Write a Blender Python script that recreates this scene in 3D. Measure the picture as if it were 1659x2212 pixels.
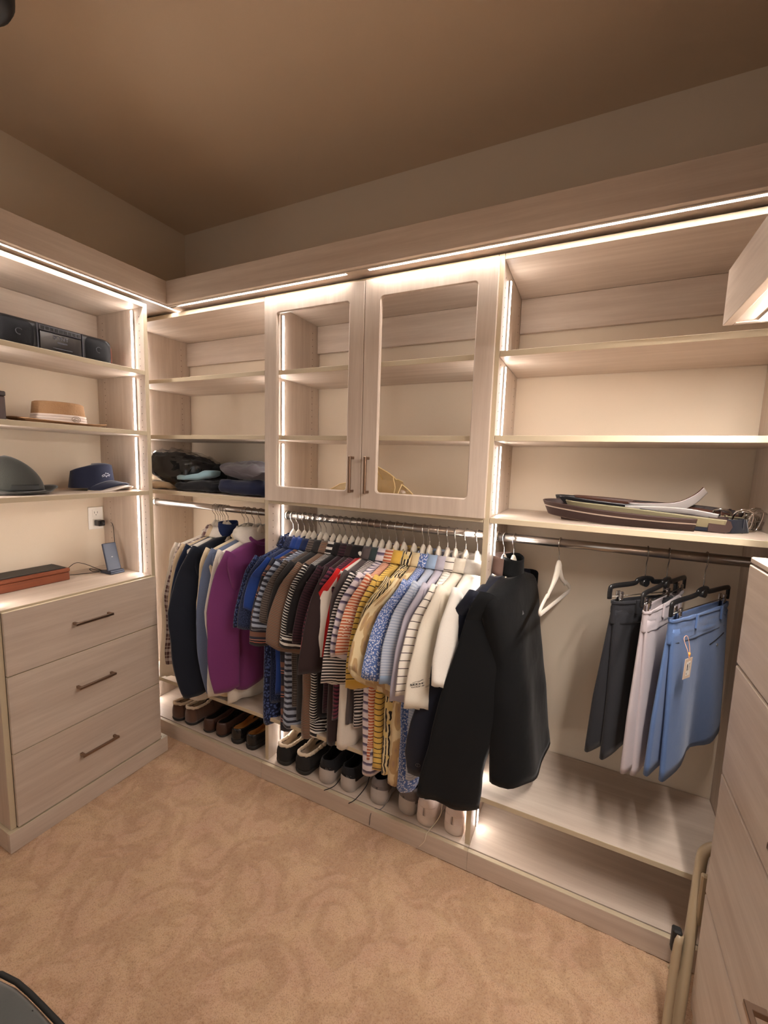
import bpy, bmesh, math, random
import numpy as np
from mathutils import Vector, Matrix, noise
PI = math.pi
for o in list(bpy.data.objects): bpy.data.objects.remove(o)
SC = bpy.context.scene
COL = SC.collection

# ---------------------------------------------------------------- camera
YAW, PITCH, ROLL, FPX = -.4484, -.1174, .0314, 913.5
CAM = Vector((2.2078, -1.8252, 1.5))
fw = Vector((math.sin(YAW)*math.cos(PITCH), math.cos(YAW)*math.cos(PITCH), math.sin(PITCH)))
r0 = Vector((math.cos(YAW), -math.sin(YAW), 0)); u0 = r0.cross(fw)
RV = r0*math.cos(ROLL)+u0*math.sin(ROLL); UV_ = -r0*math.sin(ROLL)+u0*math.cos(ROLL)
cd = bpy.data.cameras.new('camera'); cam = bpy.data.objects.new('camera', cd); COL.objects.link(cam)
cam.matrix_world = Matrix(((RV.x, UV_.x, -fw.x, CAM.x), (RV.y, UV_.y, -fw.y, CAM.y), (RV.z, UV_.z, -fw.z, CAM.z), (0, 0, 0, 1)))
cd.sensor_fit = 'HORIZONTAL'; cd.sensor_width = 36; cd.lens = 36*FPX/1659; cd.clip_start = .02
SC.camera = cam
# ---------------------------------------------------------------- world, exposure
w = bpy.data.worlds.new('world'); SC.world = w; w.use_nodes = True
w.node_tree.nodes['Background'].inputs[0].default_value = (1.0, .93, .87, 1)
w.node_tree.nodes['Background'].inputs[1].default_value = .75  # fill light, enters by the opening added in wall_front
SC.view_settings.view_transform = 'Standard'; SC.view_settings.look = 'None'
SC.view_settings.gamma = 1; SC.view_settings.use_curve_mapping = False
SC.view_settings.exposure = 0.42
LED_COL = (1.0, .92, .86); LED_MAIN = 85.0; LED_SIDE = 46.0; LED_RIGHT = 300.0

# ---------------------------------------------------------------- materials
def srgb(r, g, b):
    f = lambda c: (c/255/12.92) if c/255 <= .04045 else ((c/255+.055)/1.055)**2.4
    return (f(r), f(g), f(b), 1)
class NT:
    def __init__(s, name):
        s.m = bpy.data.materials.new(name); s.m.use_nodes = True
        s.t = s.m.node_tree; s.b = s.t.nodes['Principled BSDF']; s.out = s.t.nodes['Material Output']
    def n(s, t, **k):
        x = s.t.nodes.new(t)
        for a, v in k.items():
            if a.startswith('i_'): x.inputs[int(a[2:])].default_value = v
            else: setattr(x, a, v)
        return x
    def l(s, a, b): s.t.links.new(a, b)
    def math(s, op, a, b=None):
        x = s.n('ShaderNodeMath', operation=op)
        for i, v in enumerate((a, b)):
            if v is None: continue
            if isinstance(v, (int, float)): x.inputs[i].default_value = v
            else: s.l(v, x.inputs[i])
        return x.outputs[0]
    def mix(s, f, a, b, mode='MIX'):
        x = s.n('ShaderNodeMix', data_type='RGBA', blend_type=mode)
        for sock, v in ((x.inputs[0], f), (x.inputs[6], a), (x.inputs[7], b)):
            if isinstance(v, (int, float)): sock.default_value = v
            elif isinstance(v, tuple): sock.default_value = v
            else: s.l(v, sock)
        return x.outputs[2]
    def ramp(s, fac, stops, interp='LINEAR'):
        x = s.n('ShaderNodeValToRGB'); cr = x.color_ramp; cr.interpolation = interp
        while len(cr.elements) < len(stops): cr.elements.new(.5)
        for e, (p, c) in zip(cr.elements, stops): e.position = p; e.color = c
        s.l(fac, x.inputs[0]); return x.outputs[0]
    def bump(s, h, strength=.2, dist=.002):
        x = s.n('ShaderNodeBump'); x.inputs['Strength'].default_value = strength; x.inputs['Distance'].default_value = dist
        s.l(h, x.inputs['Height']); s.l(x.outputs[0], s.b.inputs['Normal'])
    def col(s, c):
        if isinstance(c, tuple): s.b.inputs['Base Color'].default_value = c
        else: s.l(c, s.b.inputs['Base Color'])
    def set(s, **k):
        for a, v in k.items(): s.b.inputs[a.replace('_', ' ').title() if a != 'ior' else 'IOR'].default_value = v
def noise_n(t, vec, scale, detail=3, rough=.5):
    x = t.n('ShaderNodeTexNoise'); x.inputs['Scale'].default_value = scale; x.inputs['Detail'].default_value = detail
    x.inputs['Roughness'].default_value = rough
    t.l(vec, x.inputs['Vector']); return x.outputs['Fac']
MATS = {}
def wood(axis, key='wood', c0=srgb(212, 197, 182), c1=srgb(182, 163, 147), c2=srgb(198, 181, 165)):
    k = key+'_'+axis
    if k in MATS: return MATS[k]
    t = NT(k); g = t.n('ShaderNodeNewGeometry')
    mp = t.n('ShaderNodeMapping'); t.l(g.outputs['Position'], mp.inputs[0])
    mp.inputs['Scale'].default_value = {'x': (1.6, 26, 26), 'y': (26, 1.6, 26), 'z': (26, 26, 1.6)}[axis]
    a = noise_n(t, mp.outputs[0], 1.3, 5, .62)
    mp2 = t.n('ShaderNodeMapping'); t.l(g.outputs['Position'], mp2.inputs[0])
    mp2.inputs['Scale'].default_value = {'x': (.7, 5, 5), 'y': (5, .7, 5), 'z': (5, 5, .7)}[axis]
    b = noise_n(t, mp2.outputs[0], 1.6, 3, .5)
    mp3 = t.n('ShaderNodeMapping'); t.l(g.outputs['Position'], mp3.inputs[0])
    mp3.inputs['Scale'].default_value = {'x': (12, 240, 240), 'y': (240, 12, 240), 'z': (240, 240, 12)}[axis]
    f = noise_n(t, mp3.outputs[0], 1, 2, .5)
    ca = t.ramp(a, [(.32, c1), (.5, c2), (.66, c0)])
    cb = t.ramp(b, [(.3, c1), (.7, c0)])
    c = t.mix(.45, ca, cb)
    c = t.mix(t.math('MULTIPLY', t.ramp(f, [(.3, (1, 1, 1, 1)), (.5, (0, 0, 0, 1))]), .22), c, c1)
    t.col(c); t.set(roughness=.46); t.b.inputs['Specular IOR Level'].default_value = .35
    t.bump(f, .06, .001)
    MATS[k] = t.m; return t.m
def plain(key, c, rough=.5, metal=0, bump=0, bscale=200, spec=.5, sheen=0, coat=0, var=0, trans=0):
    if key in MATS: return MATS[key]
    t = NT(key)
    t.set(roughness=rough, metallic=metal); t.b.inputs['Specular IOR Level'].default_value = spec
    t.b.inputs['Coat Weight'].default_value = coat
    if sheen: t.b.inputs['Sheen Weight'].default_value = sheen; t.b.inputs['Sheen Roughness'].default_value = .5
    if trans: t.b.inputs['Transmission Weight'].default_value = trans
    tc = t.n('ShaderNodeTexCoord')
    h = noise_n(t, tc.outputs['Object'], bscale, 3, .6)
    if var:
        lo = tuple(x*(1-var) for x in c[:3])+(1,)
        t.col(t.mix(noise_n(t, tc.outputs['Object'], bscale*.12, 3, .6), lo, c))
    else: t.col(c)
    if bump: t.bump(h, bump, .002)
    MATS[key] = t.m; return t.m
def emit(key, c, s):
    if key in MATS: return MATS[key]
    t = NT(key); e = t.n('ShaderNodeEmission'); e.inputs[0].default_value = (*c, 1); e.inputs[1].default_value = s
    t.l(e.outputs[0], t.out.inputs[0]); MATS[key] = t.m; return t.m
def glass(key, c=(1, 1, 1, 1), tr=.93, rough=.02, glossy=.06):
    if key in MATS: return MATS[key]
    t = NT(key); a = t.n('ShaderNodeBsdfTransparent'); a.inputs[0].default_value = c
    g = t.n('ShaderNodeBsdfGlossy'); g.inputs['Roughness'].default_value = rough
    lw = t.n('ShaderNodeLayerWeight'); lw.inputs[0].default_value = .25
    mx = t.n('ShaderNodeMixShader'); t.l(t.math('ADD', t.math('MULTIPLY', lw.outputs['Fresnel'], 1-tr), glossy), mx.inputs[0])
    t.l(a.outputs[0], mx.inputs[1]); t.l(g.outputs[0], mx.inputs[2]); t.l(mx.outputs[0], t.out.inputs[0])
    MATS[key] = t.m; return t.m
WX, WY, WZ = wood('x'), wood('y'), wood('z')
EDGE = plain('edge_banding', srgb(196, 180, 152), .5, var=.06, bscale=300)
WALLP = plain('wall_paint', srgb(219, 203, 182), .85, bump=.15, bscale=260, spec=.2)
CEILP = plain('ceiling_paint', srgb(214, 192, 166), .9, bump=.12, bscale=200, spec=.15)
STEEL = plain('brushed_steel', srgb(176, 168, 160), .28, 1, bump=.05, bscale=90)
CHROME = plain('chrome', srgb(205, 200, 195), .14, 1)
NICKEL = plain('satin_nickel', srgb(150, 128, 112), .3, 1, bump=.03)
HOLE = plain('hole_dark', srgb(70, 55, 45), .8)
LEDM = emit('led_main', LED_COL, LED_MAIN); LEDR = emit('led_right', LED_COL, LED_RIGHT); LEDS = emit('led_side', LED_COL, LED_SIDE)
ALU = plain('led_channel', srgb(215, 210, 205), .4, .3)
GLASS = glass('cabinet_glass', tr=.975, glossy=.004)

# ---------------------------------------------------------------- mesh helpers
def BM(): return bmesh.new()
def box(bm, lo, hi, bev=.0012, mat=0, seg=1):
    lo = Vector(lo); hi = Vector(hi)
    r = bmesh.ops.create_cube(bm, size=1)
    vs = r['verts']
    for v in vs: v.co = Vector(((lo.x+hi.x)/2+v.co.x*(hi.x-lo.x), (lo.y+hi.y)/2+v.co.y*(hi.y-lo.y), (lo.z+hi.z)/2+v.co.z*(hi.z-lo.z)))
    fs = set(f for v in vs for f in v.link_faces)
    for f in fs: f.material_index = mat
    if bev:
        b = min(bev, .45*min(abs(hi[i]-lo[i]) for i in range(3)))
        es = list(set(e for v in vs for e in v.link_edges))
        bmesh.ops.bevel(bm, geom=es, offset=b, segments=seg, affect='EDGES', profile=.5, material=-1)
    return bm
def tube(bm, pts, r, n=10, mat=0, closed=False, caps=True):
    pts = [Vector(p) for p in pts]; N = len(pts); rings = []
    up = None
    for i, p in enumerate(pts):
        a = pts[(i-1) % N] if (closed or i > 0) else pts[i]; b = pts[(i+1) % N] if (closed or i < N-1) else pts[i]
        d = (b-a).normalized()
        if up is None:
            up = Vector((0, 0, 1)) if abs(d.z) < .9 else Vector((1, 0, 0))
        x = d.cross(up)
        if x.length < 1e-5: x = d.cross(Vector((0, 1, 0)))
        x.normalize(); y = x.cross(d).normalized(); up = y
        rr = r[i] if isinstance(r, (list, tuple)) else r
        rings.append([bm.verts.new(p+x*rr*math.cos(2*PI*k/n)+y*rr*math.sin(2*PI*k/n)) for k in range(n)])
    for i in range(N if closed else N-1):
        A, B = rings[i], rings[(i+1) % N]
        for k in range(n):
            f = bm.faces.new((A[k], A[(k+1) % n], B[(k+1) % n], B[k])); f.material_index = mat; f.smooth = True
    if caps and not closed:
        f = bm.faces.new(rings[0][::-1]); f.material_index = mat
        f = bm.faces.new(rings[-1]); f.material_index = mat
    return bm
def grid(bm, fn, nu, nv, closed_u=False, mat=0, uvfn=None, smooth=True):
    """fn(i/nu, j/nv) -> point; uvfn -> (u,v)"""
    uvl = bm.loops.layers.uv.verify() if uvfn else None
    mu = nu if closed_u else nu+1
    V = [[bm.verts.new(fn(i/nu, j/nv)) for i in range(mu)] for j in range(nv+1)]
    for j in range(nv):
        for i in range(nu):
            i2 = (i+1) % mu
            try: f = bm.faces.new((V[j][i], V[j][i2], V[j+1][i2], V[j+1][i]))
            except ValueError: continue
            f.material_index = mat; f.smooth = smooth
            if uvl:
                for lp, (a, b) in zip(f.loops, ((i, j), (i+1, j), (i+1, j+1), (i, j+1))): lp[uvl].uv = uvfn(a/nu, b/nv)
    return V
def lathe(bm, prof, c=(0, 0, 0), n=32, mat=0, sx=1, sy=1):
    c = Vector(c)
    V = [[bm.verts.new(c+Vector((r*sx*math.cos(2*PI*k/n), r*sy*math.sin(2*PI*k/n), z))) for k in range(n)] for r, z in prof]
    for j in range(len(prof)-1):
        for k in range(n):
            f = bm.faces.new((V[j][k], V[j][(k+1) % n], V[j+1][(k+1) % n], V[j+1][k])); f.material_index = mat; f.smooth = True
    return V
def catmull(P, n=8, closed=False):
    P = [Vector(p) for p in P]; out = []; N = len(P)
    for i in range(N if closed else N-1):
        a, b, c, d = (P[(i-1) % N] if (closed or i > 0) else P[0]), P[i], P[(i+1) % N], (P[(i+2) % N] if (closed or i < N-2) else P[-1])
        for k in range(n):
            t = k/n
            out.append(.5*((2*b)+(c-a)*t+(2*a-5*b+4*c-d)*t*t+(3*b-a-3*c+d)*t**3))
    if not closed: out.append(P[-1])
    return out
def obj(name, bm, mats, parent=None, kind=None, label=None, solid=0, subd=0, smooth=False, local=False):
    if parent is not None and not local:
        root = parent
        while root.parent: root = root.parent
        bmesh.ops.translate(bm, vec=-root.location, verts=bm.verts)
    bmesh.ops.recalc_face_normals(bm, faces=bm.faces) if solid == 0 else None
    me = bpy.data.meshes.new(name); bm.to_mesh(me); bm.free()
    if smooth:
        for p in me.polygons: p.use_smooth = True
    for m in (mats if isinstance(mats, (list, tuple)) else [mats]): me.materials.append(m)
    o = bpy.data.objects.new(name, me); COL.objects.link(o)
    if parent is not None: o.parent = parent
    if kind: o['kind'] = kind
    if label: o['label'] = label
    if subd:
        md = o.modifiers.new('subdivision', 'SUBSURF'); md.levels = md.render_levels = subd
    if solid:
        md = o.modifiers.new('thickness', 'SOLIDIFY'); md.thickness = solid; md.offset = 0
    return o
def thing(name, label, cat, loc=(0, 0, 0), rz=0, group=None):
    o = bpy.data.objects.new(name, None); COL.objects.link(o); o.empty_display_size = .05
    o.location = loc; o.rotation_euler = (0, 0, rz); o['label'] = label; o['category'] = cat
    if group: o['group'] = group
    return o
def tag(o, label, cat, group=None):
    o['label'] = label; o['category'] = cat
    if group: o['group'] = group
    return o
def B(name, lo, hi, mats, parent=None, bev=.0012, kind=None, label=None):
    bm = BM(); box(bm, lo, hi, bev); return obj(name, bm, mats, parent, kind, label)
def board(name, lo, hi, m, parent, front=None, label=None):
    """panel with edge banding on one face: front = (axis, sign)"""
    bm = BM(); box(bm, lo, hi, .001)
    if front:
        ax, sg = front
        for f in bm.faces:
            if f.normal[ax]*sg > .6: f.material_index = 1
    return obj(name, bm, [m, EDGE], parent, label=label)

# ---------------------------------------------------------------- structure
ZC = 2.76
# ---- carpet: a dense mesh whose woven scroll pattern is a colour attribute
def carpet():
    x0, x1, y0, y1, st = .30, 2.62, -2.0, -.39, .0075
    nx, ny = int((x1-x0)/st), int((y1-y0)/st)
    xs = np.linspace(x0, x1, nx+1); ys = np.linspace(y0, y1, ny+1)
    X0, Y0 = np.meshgrid(xs, ys); P = np.zeros_like(X0)
    X = X0+.022*np.sin(19*Y0+3*X0)+.014*np.sin(31*X0+11*Y0)+.007*np.sin(67*Y0-20*X0); Y = Y0+.022*np.sin(17*X0-4*Y0+1)+.013*np.sin(29*Y0+13*X0)+.007*np.sin(71*X0+9*Y0)
    rnd = random.Random(5)
    def blob(cx, cy, r, a=1.0):
        m_ = .045; i0, i1 = int((cx-r-m_-x0)/st)-1, int((cx+r+m_-x0)/st)+2; j0, j1 = int((cy-r-m_-y0)/st)-1, int((cy+r+m_-y0)/st)+2
        i0, j0 = max(i0, 0), max(j0, 0)
        if i1 <= i0 or j1 <= j0: return
        d = np.hypot(X[j0:j1, i0:i1]-cx, Y[j0:j1, i0:i1]-cy)
        P[j0:j1, i0:i1] = np.maximum(P[j0:j1, i0:i1], a*np.clip((r-d)/(st*1.2)+.5, 0, 1))
    def scroll(cx, cy, R, a0, hand, turns=1.5, wd=.017):
        for k in range(int(150*turns)):
            t = k/(150*turns); th = a0+hand*t*turns*2*PI
            r = R*(1-t)**.8+.008
            blob(cx+r*math.cos(th), cy+r*math.sin(th), wd*(.35+.9*math.sin(PI*min(1, t*1.15+.05))))
    def leaf(cx, cy, a, L, wd, bend):
        for k in range(60):
            t = k/60; th = a+bend*t
            blob(cx+L*t*math.cos(th), cy+L*t*math.sin(th), wd*math.sin(PI*(t*.93+.04))**.8)
    def motif(cx, cy, a, s, h):
        c = lambda dx, dy: (cx+s*(dx*math.cos(a)-h*dy*math.sin(a)), cy+s*(dx*math.sin(a)+h*dy*math.cos(a)))
        scroll(*c(.0, .0), .115*s, a+2.2*h, h, 1.25, .019*s)
        scroll(*c(-.17, .10), .06*s, a-1.0*h, -h, 1.3, .011*s)
        leaf(*c(-.2, -.05), a+h*1.2, .26*s, .03*s, h*.5)
        for dx, dy, da, L, wd, bd in ((-.10, -.06, 1.9, .17, .022, .7), (-.13, -.02, 2.3, .15, .018, .6), (-.06, .1, .9, .13, .016, -.8),
                                      (.09, -.1, -.4, .16, .016, 1.2), (-.02, -.13, -2.6, .14, .015, -.9), (.12, .06, .5, .11, .013, 1.0)):
            leaf(*c(dx, dy), a+h*da, L*s, wd*s, h*bd)
    k = 0
    for j in range(6):
        for i in range(8):
            px = .36+i*.31+(j % 2)*.15; py = -1.95+j*.29
            motif(px+rnd.uniform(-.03, .03), py+rnd.uniform(-.03, .03), rnd.uniform(0, 6.28), rnd.uniform(.85, 1.1), 1 if (i+j) % 2 else -1)
    X, Y = X0, Y0; verts = np.stack([X.ravel(), Y.ravel(), np.zeros(X.size)], 1)
    rng = np.random.default_rng(1)
    verts[:, 2] = -P.ravel()*.0022+rng.uniform(-.0012, .0012, X.size)
    n = nx+1
    I = (np.arange(ny)[:, None]*n+np.arange(nx)[None]).ravel()
    faces = np.stack([I, I+1, I+n+1, I+n], 1).tolist()
    V = verts.tolist(); base = len(V)
    # outer ring to the room limits
    ring = [(-.05, -3.6), (3.05, -3.6), (3.05, .05), (-.05, .05)]
    V += [(a, b, 0.0) for a, b in ring]
    c00, c10, c11, c01 = 0, nx, ny*n+nx, ny*n
    A, Bq, Cq, D = base, base+1, base+2, base+3
    faces += [[A, Bq, *[i for i in range(c10, c00-1, -1)]], [Bq, Cq, *[j*n+nx for j in range(ny, -1, -1)]],
              [Cq, D, *[ny*n+i for i in range(0, nx+1)]], [D, A, *[j*n for j in range(0, ny+1)]]]
    me = bpy.data.meshes.new('floor'); me.from_pydata(V, [], faces)
    at = me.color_attributes.new('pattern', 'FLOAT_COLOR', 'POINT')
    arr = np.zeros((len(V), 4), np.float32); arr[:X.size, 0] = P.ravel(); arr[:, 3] = 1
    at.data.foreach_set('color', arr.ravel())
    t = NT('carpet'); a = t.n('ShaderNodeAttribute'); a.attribute_name = 'pattern'
    sp = t.n('ShaderNodeSeparateColor'); t.l(a.outputs['Color'], sp.inputs[0])
    g = t.n('ShaderNodeNewGeometry')
    n1 = noise_n(t, g.outputs['Position'], 260, 3, .7); n2 = noise_n(t, g.outputs['Position'], 7, 4, .6); n3 = noise_n(t, g.outputs['Position'], 90, 2, .6)
    n4 = noise_n(t, g.outputs['Position'], 38, 4, .65)
    base_c = t.mix(t.ramp(n2, [(.38, (0, 0, 0, 1)), (.62, (1, 1, 1, 1))]), srgb(206, 168, 138), srgb(212, 178, 142))
    base_c = t.mix(t.math('MULTIPLY', t.ramp(n4, [(.5, (0, 0, 0, 1)), (.62, (1, 1, 1, 1))]), .3), base_c, srgb(184, 140, 108))
    f = t.math('MULTIPLY', t.math('MULTIPLY', sp.outputs[0], .52), t.ramp(n2, [(.3, (1, 1, 1, 1)), (.75, (.35, .35, .35, 1))]))
    c = t.mix(f, base_c, srgb(172, 138, 104))
    c = t.mix(t.math('MULTIPLY', t.ramp(n1, [(.36, (1, 1, 1, 1)), (.5, (0, 0, 0, 1))]), .5), c, srgb(140, 100, 72))
    c = t.mix(t.math('MULTIPLY', t.ramp(n3, [(.55, (0, 0, 0, 1)), (.7, (1, 1, 1, 1))]), .18), c, srgb(226, 192, 160))
    t.col(c); t.set(roughness=.95); t.b.inputs['Specular IOR Level'].default_value = .1; t.b.inputs['Sheen Weight'].default_value = .15
    t.bump(n1, .7, .006)
    me.materials.append(t.m)
    o = bpy.data.objects.new('floor', me); COL.objects.link(o); o['kind'] = 'structure'
carpet()
B('wall_back', (-.08, 0, 0), (3.08, .06, ZC), WALLP, kind='structure', bev=0)
B('wall_left', (-.06, -3.6, 0), (0, .06, ZC), WALLP, kind='structure', bev=0)
B('wall_right', (2.96, -3.6, 0), (3.02, .06, ZC), WALLP, kind='structure', bev=0)
bm = BM()   # unseen front wall; its opening is added to let in fill light
box(bm, (-.06, -3.62, 0), (1.0, -3.56, ZC), 0); box(bm, (2.5, -3.62, 0), (3.02, -3.56, ZC), 0); box(bm, (1.0, -3.62, 2.35), (2.5, -3.56, ZC), 0)
obj('wall_front', bm, WALLP, kind='structure')
B('ceiling', (-.06, -3.62, ZC), (3.02, .06, ZC+.06), CEILP, kind='structure', bev=0)

# ---------------------------------------------------------------- cabinetry of the back wall
YF = -.378; ZB = .0803; ZT = 2.171; TH = .019
X1, X2, X2R, X3, X3R, X4 = .002, .9255, .9445, 1.8924, 1.9114, 2.70
S1, S2, S3, SBENCH = 1.872, 1.600, 1.323, .303
def holes(parent, x, sx, ys, z0, z1, skip=()):
    bm = BM()
    for y in ys:
        z = z0
        while z < z1:
            tube(bm, [(x-.0002*sx, y, z), (x+.0004*sx, y, z)], .0022, 6)
            z += .0305
    return obj('pin_holes', bm, HOLE, parent, kind='stuff')
def led_v(parent, x, sx, y, spans, m=None):
    """vertical light strip let into a side panel facing sx along x"""
    for z0, z1 in spans:
        bm = BM(); box(bm, (min(x, x+.005*sx), y-.007, z0), (max(x, x+.005*sx), y+.007, z1), .0005)
        ch = obj('light_channel', bm, ALU, parent)
        bm = BM(); box(bm, (min(x+.005*sx, x+.0075*sx), y-.0045, z0+.002), (max(x+.005*sx, x+.0075*sx), y+.0045, z1-.002), .0005)
        obj('light_strip', bm, LEDS, ch)
SP = [(ZB+.006, SBENCH-TH-.004), (SBENCH+.004, S3-TH-.012), (S3+.004, S2-TH-.012), (S2+.004, S1-TH-.012), (S1+.004, ZT-TH-.03)]
def rod(parent, xa, xb, z=1.24, y=-.25):
    bm = BM(); tube(bm, [(xa, y, z), (xb, y, z)], .0155, 20)
    r = obj('hanging_rod', bm, STEEL, parent)
    for x, s in ((xa, 1), (xb, -1)):
        bm = BM(); tube(bm, [(x, y, z), (x+s*.012, y, z)], .021, 20); obj('rod_flange', bm, CHROME, r)
def shelf_supports(parent, x, s, z):
    pass
def base_boards(parent, xa, xb):
    B('toe_board', (xa, YF-.0285, 0), (xb, YF-.012, ZB), [WX], parent)
    bm = BM(); box(bm, (xa, YF-.008, ZB-.019), (xb, -.003, ZB), .001)
    obj('deck', bm, WX, parent)
def edge_top(o):
    me = o.data
    me.materials.append(EDGE)
    for p in me.polygons:
        if p.normal.z > .6: p.material_index = len(me.materials)-1
YB = -.003
def shelf_board(parent, xa, xb, z, yf=YF, name='shelf'):
    return board(name, (xa, yf, z-TH), (xb, YB, z), WX, parent, (1, -1))
def unit(name, label, xa, xb):
    return thing(name, label, 'cabinet', ((xa+xb)/2, YF/2, 0))
uA = unit('closet_unit', 'pale wood corner closet unit, folded clothes on a shelf over its rod', X1, X2)
board('side_panel', (X1, YF, ZB), (X1+TH, YB, ZT), WZ, uA, (1, -1))
for z in (S1, S2, S3, ZT): shelf_board(uA, X1+TH+.001, X2-.001, z, name='top_board' if z == ZT else 'shelf')
shelf_board(uA, X1+TH+.001, X2-.001, SBENCH, YF-.004, 'low_shelf')
B('rear_rail', (X1+TH+.001, -.021, 2.022), (X2-.001, YB, ZT-TH-.001), WX, uA)
base_boards(uA, X1, X2-.0005); rod(uA, X1+TH, X2)
holes(uA, X1+TH, 1, (-.06, -.325), .4, 2.12)
led_v(uA, X1+TH, 1, -.285, SP)
uB = unit('closet_unit', 'pale wood middle closet unit with two glass doors above a rod packed with shirts', X2, X3R)
for xa in (X2, X3): board('side_panel', (xa, YF, ZB), (xa+TH, YB, ZT), WZ, uB, (1, -1))
for z in (S1, S2, S3, ZT): shelf_board(uB, X2R+.001, X3-.001, z, YF+.016 if z in (S1, S2) else YF, 'top_board' if z == ZT else 'shelf')
shelf_board(uB, X2R+.001, X3-.001, SBENCH, YF-.004, 'low_shelf')
B('rear_rail', (X2R+.001, -.021, 2.022), (X3-.001, YB, ZT-TH-.001), WX, uB)
base_boards(uB, X2, X3R-.0005); rod(uB, X2R, X3)
for x, s in ((X2R, 1), (X3, -1), (X2, -1)): holes(uB, x, s, (-.06, -.345), .34, 2.12)
led_v(uB, X2R, 1, -.285, SP); led_v(uB, X3, -1, -.285, SP); led_v(uB, X2, -1, -.285, SP[2:])
uC = unit('closet_unit', 'pale wood right closet unit with belts on its shelf and clip hangers below', X3R, X4)
board('side_panel', (X4, YF, ZB), (X4+TH, YB, ZT), WZ, uC, (1, -1))
for z in (S1, S2, S3, ZT): shelf_board(uC, X3R+.001, X4-.001, z, name='top_board' if z == ZT else 'shelf')
shelf_board(uC, X3R+.001, X4-.001, SBENCH, YF-.012, 'low_shelf')
B('rear_rail', (X3R+.001, -.021, 2.022), (X4-.001, YB, ZT-TH-.001), WX, uC)
base_boards(uC, X3R, X4+TH); rod(uC, X3R, X4)
holes(uC, X3R, 1, (-.06, -.345), .34, 2.12)
led_v(uC, X3R, 1, -.285, SP)
for u in (uA, uB, uC):
    for c in u.children:
        if c.name.startswith('toe_board'): edge_top(c)
# doors of the middle unit
YD0, YD1 = YF-.001, YF-.0145
def door(parent, xa, xb, z0, z1, hx, stile, gy):
    fw_ = stile; bm = BM(); n = 5; rr = .012
    # frame with rounded glass opening
    def rrect(x0, x1, za, zb, r):
        P = []
        for cx, cz, a in ((x1-r, zb-r, 0), (x0+r, zb-r, 90), (x0+r, za+r, 180), (x1-r, za+r, 270)):
            for k in range(n+1):
                t = math.radians(a+90*k/n); P.append((cx+r*math.cos(t), cz+r*math.sin(t)))
        return P
    out = rrect(xa, xb, z0, z1, .003); inn = rrect(xa+fw_, xb-fw_, z0+fw_, z1-fw_, rr); inn2 = rrect(xa+fw_-.004, xb-fw_+.004, z0+fw_-.004, z1-fw_+.004, rr+.003)
    loops = [[bm.verts.new((p[0], y, p[1])) for p in L] for L, y in ((out, YD0), (out, YD1+.0015), ([(p[0]+(.0015 if p[0] < (xa+xb)/2 else -.0015), p[1]+(.0015 if p[1] < (z0+z1)/2 else -.0015)) for p in out], YD1), (inn2, YD1), (inn, YD1+.004), (inn, YD0))]
    N = len(out)
    for a, b in zip(loops, loops[1:]+loops[:1]):
        for k in range(N): bm.faces.new((a[k], a[(k+1) % N], b[(k+1) % N], b[k]))
    d = obj('door', bm, WZ, parent)
    B('glass_pane', (xa+fw_-.003, gy-.002, z0+fw_-.003), (xb-fw_+.003, gy+.002, z1-fw_+.003), GLASS, d, bev=0)
    bm = BM(); za, zb = z0+.06, z0+.20
    box(bm, (hx-.005, YD1-.032, za), (hx+.005, YD1-.022, zb), .001)
    for z in (za+.006, zb-.006): box(bm, (hx-.005, YD1-.024, z-.005), (hx+.005, YD1, z+.005), .0008)
    obj('handle', bm, NICKEL, d, label='slim satin nickel bar handle')
door(uB, .9376, 1.4125, 1.3185, 2.159, 1.379, .066, -.383)
door(uB, 1.4147, 1.8971, 1.3185, 2.159, 1.446, .066, -.383)

# ---------------------------------------------------------------- shelf and drawer unit of the left wall
XF = .358; YL1, YL0 = -.5055, -1.1255
uL = thing('shelf_drawer_unit', 'pale wood unit on the left wall, open shelves of hats above three wide drawers', 'cabinet', (XF/2, (YL1+YL0)/2, 0))
for y in (YL1-TH, YL0): board('side_panel', (.002, y, ZB), (XF, y+TH, ZT), WZ, uL, (0, 1))
ya, yb = YL0+TH+.0005, YL1-TH-.0005
L1, L2, L3 = 1.877, 1.607, 1.333
for z in (L1, L2, L3, ZT): board('top_board' if z == ZT else 'shelf', (.003, ya, z-TH), (XF, yb, z), WY, uL, (0, 1))
board('counter_top', (.003, ya, .911), (XF-.004, yb, .930), WY, uL, (0, 1))
B('rear_rail', (.003, ya, 2.022), (.021, yb, ZT-TH-.001), WY, uL)
B('bottom_board', (.003, ya, ZB), (XF-.01, yb, ZB+TH), WY, uL)
bm = BM()
box(bm, (.357, -1.137, 0), (.3745, -.4794, ZB), .001)
t1 = obj('toe_board', bm, WY, uL); edge_top(t1)
for ys in ((-1.137, -1.1195), (-.4970, -.4794)):
    t2 = B('toe_board', (.004, ys[0], 0), (.3566, ys[1], ZB), WX, uL); edge_top(t2)
zd = [.9234, .6827, .380, ZB+.004]
for i in range(3):
    z1, z0 = zd[i]-(.0015 if i else 0), zd[i+1]+.0015
    bm = BM(); box(bm, (XF+.001, -1.1064, z0), (XF+.0145, -.5134, z1), .0012)
    for f in bm.faces:
        if f.normal.z > .6: f.material_index = 1
    d = obj('drawer', bm, [WY, EDGE], uL)
    zc = (z0+z1)/2+.008; yc = -.812; x = XF+.0145
    bm = BM(); box(bm, (x+.022, yc-.075, zc-.005), (x+.032, yc+.075, zc+.005), .001)
    for y in (yc-.068, yc+.068): box(bm, (x, y-.005, zc-.005), (x+.024, y+.005, zc+.005), .0008)
    obj('handle', bm, NICKEL, d, label='slim satin nickel bar handle')
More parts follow.
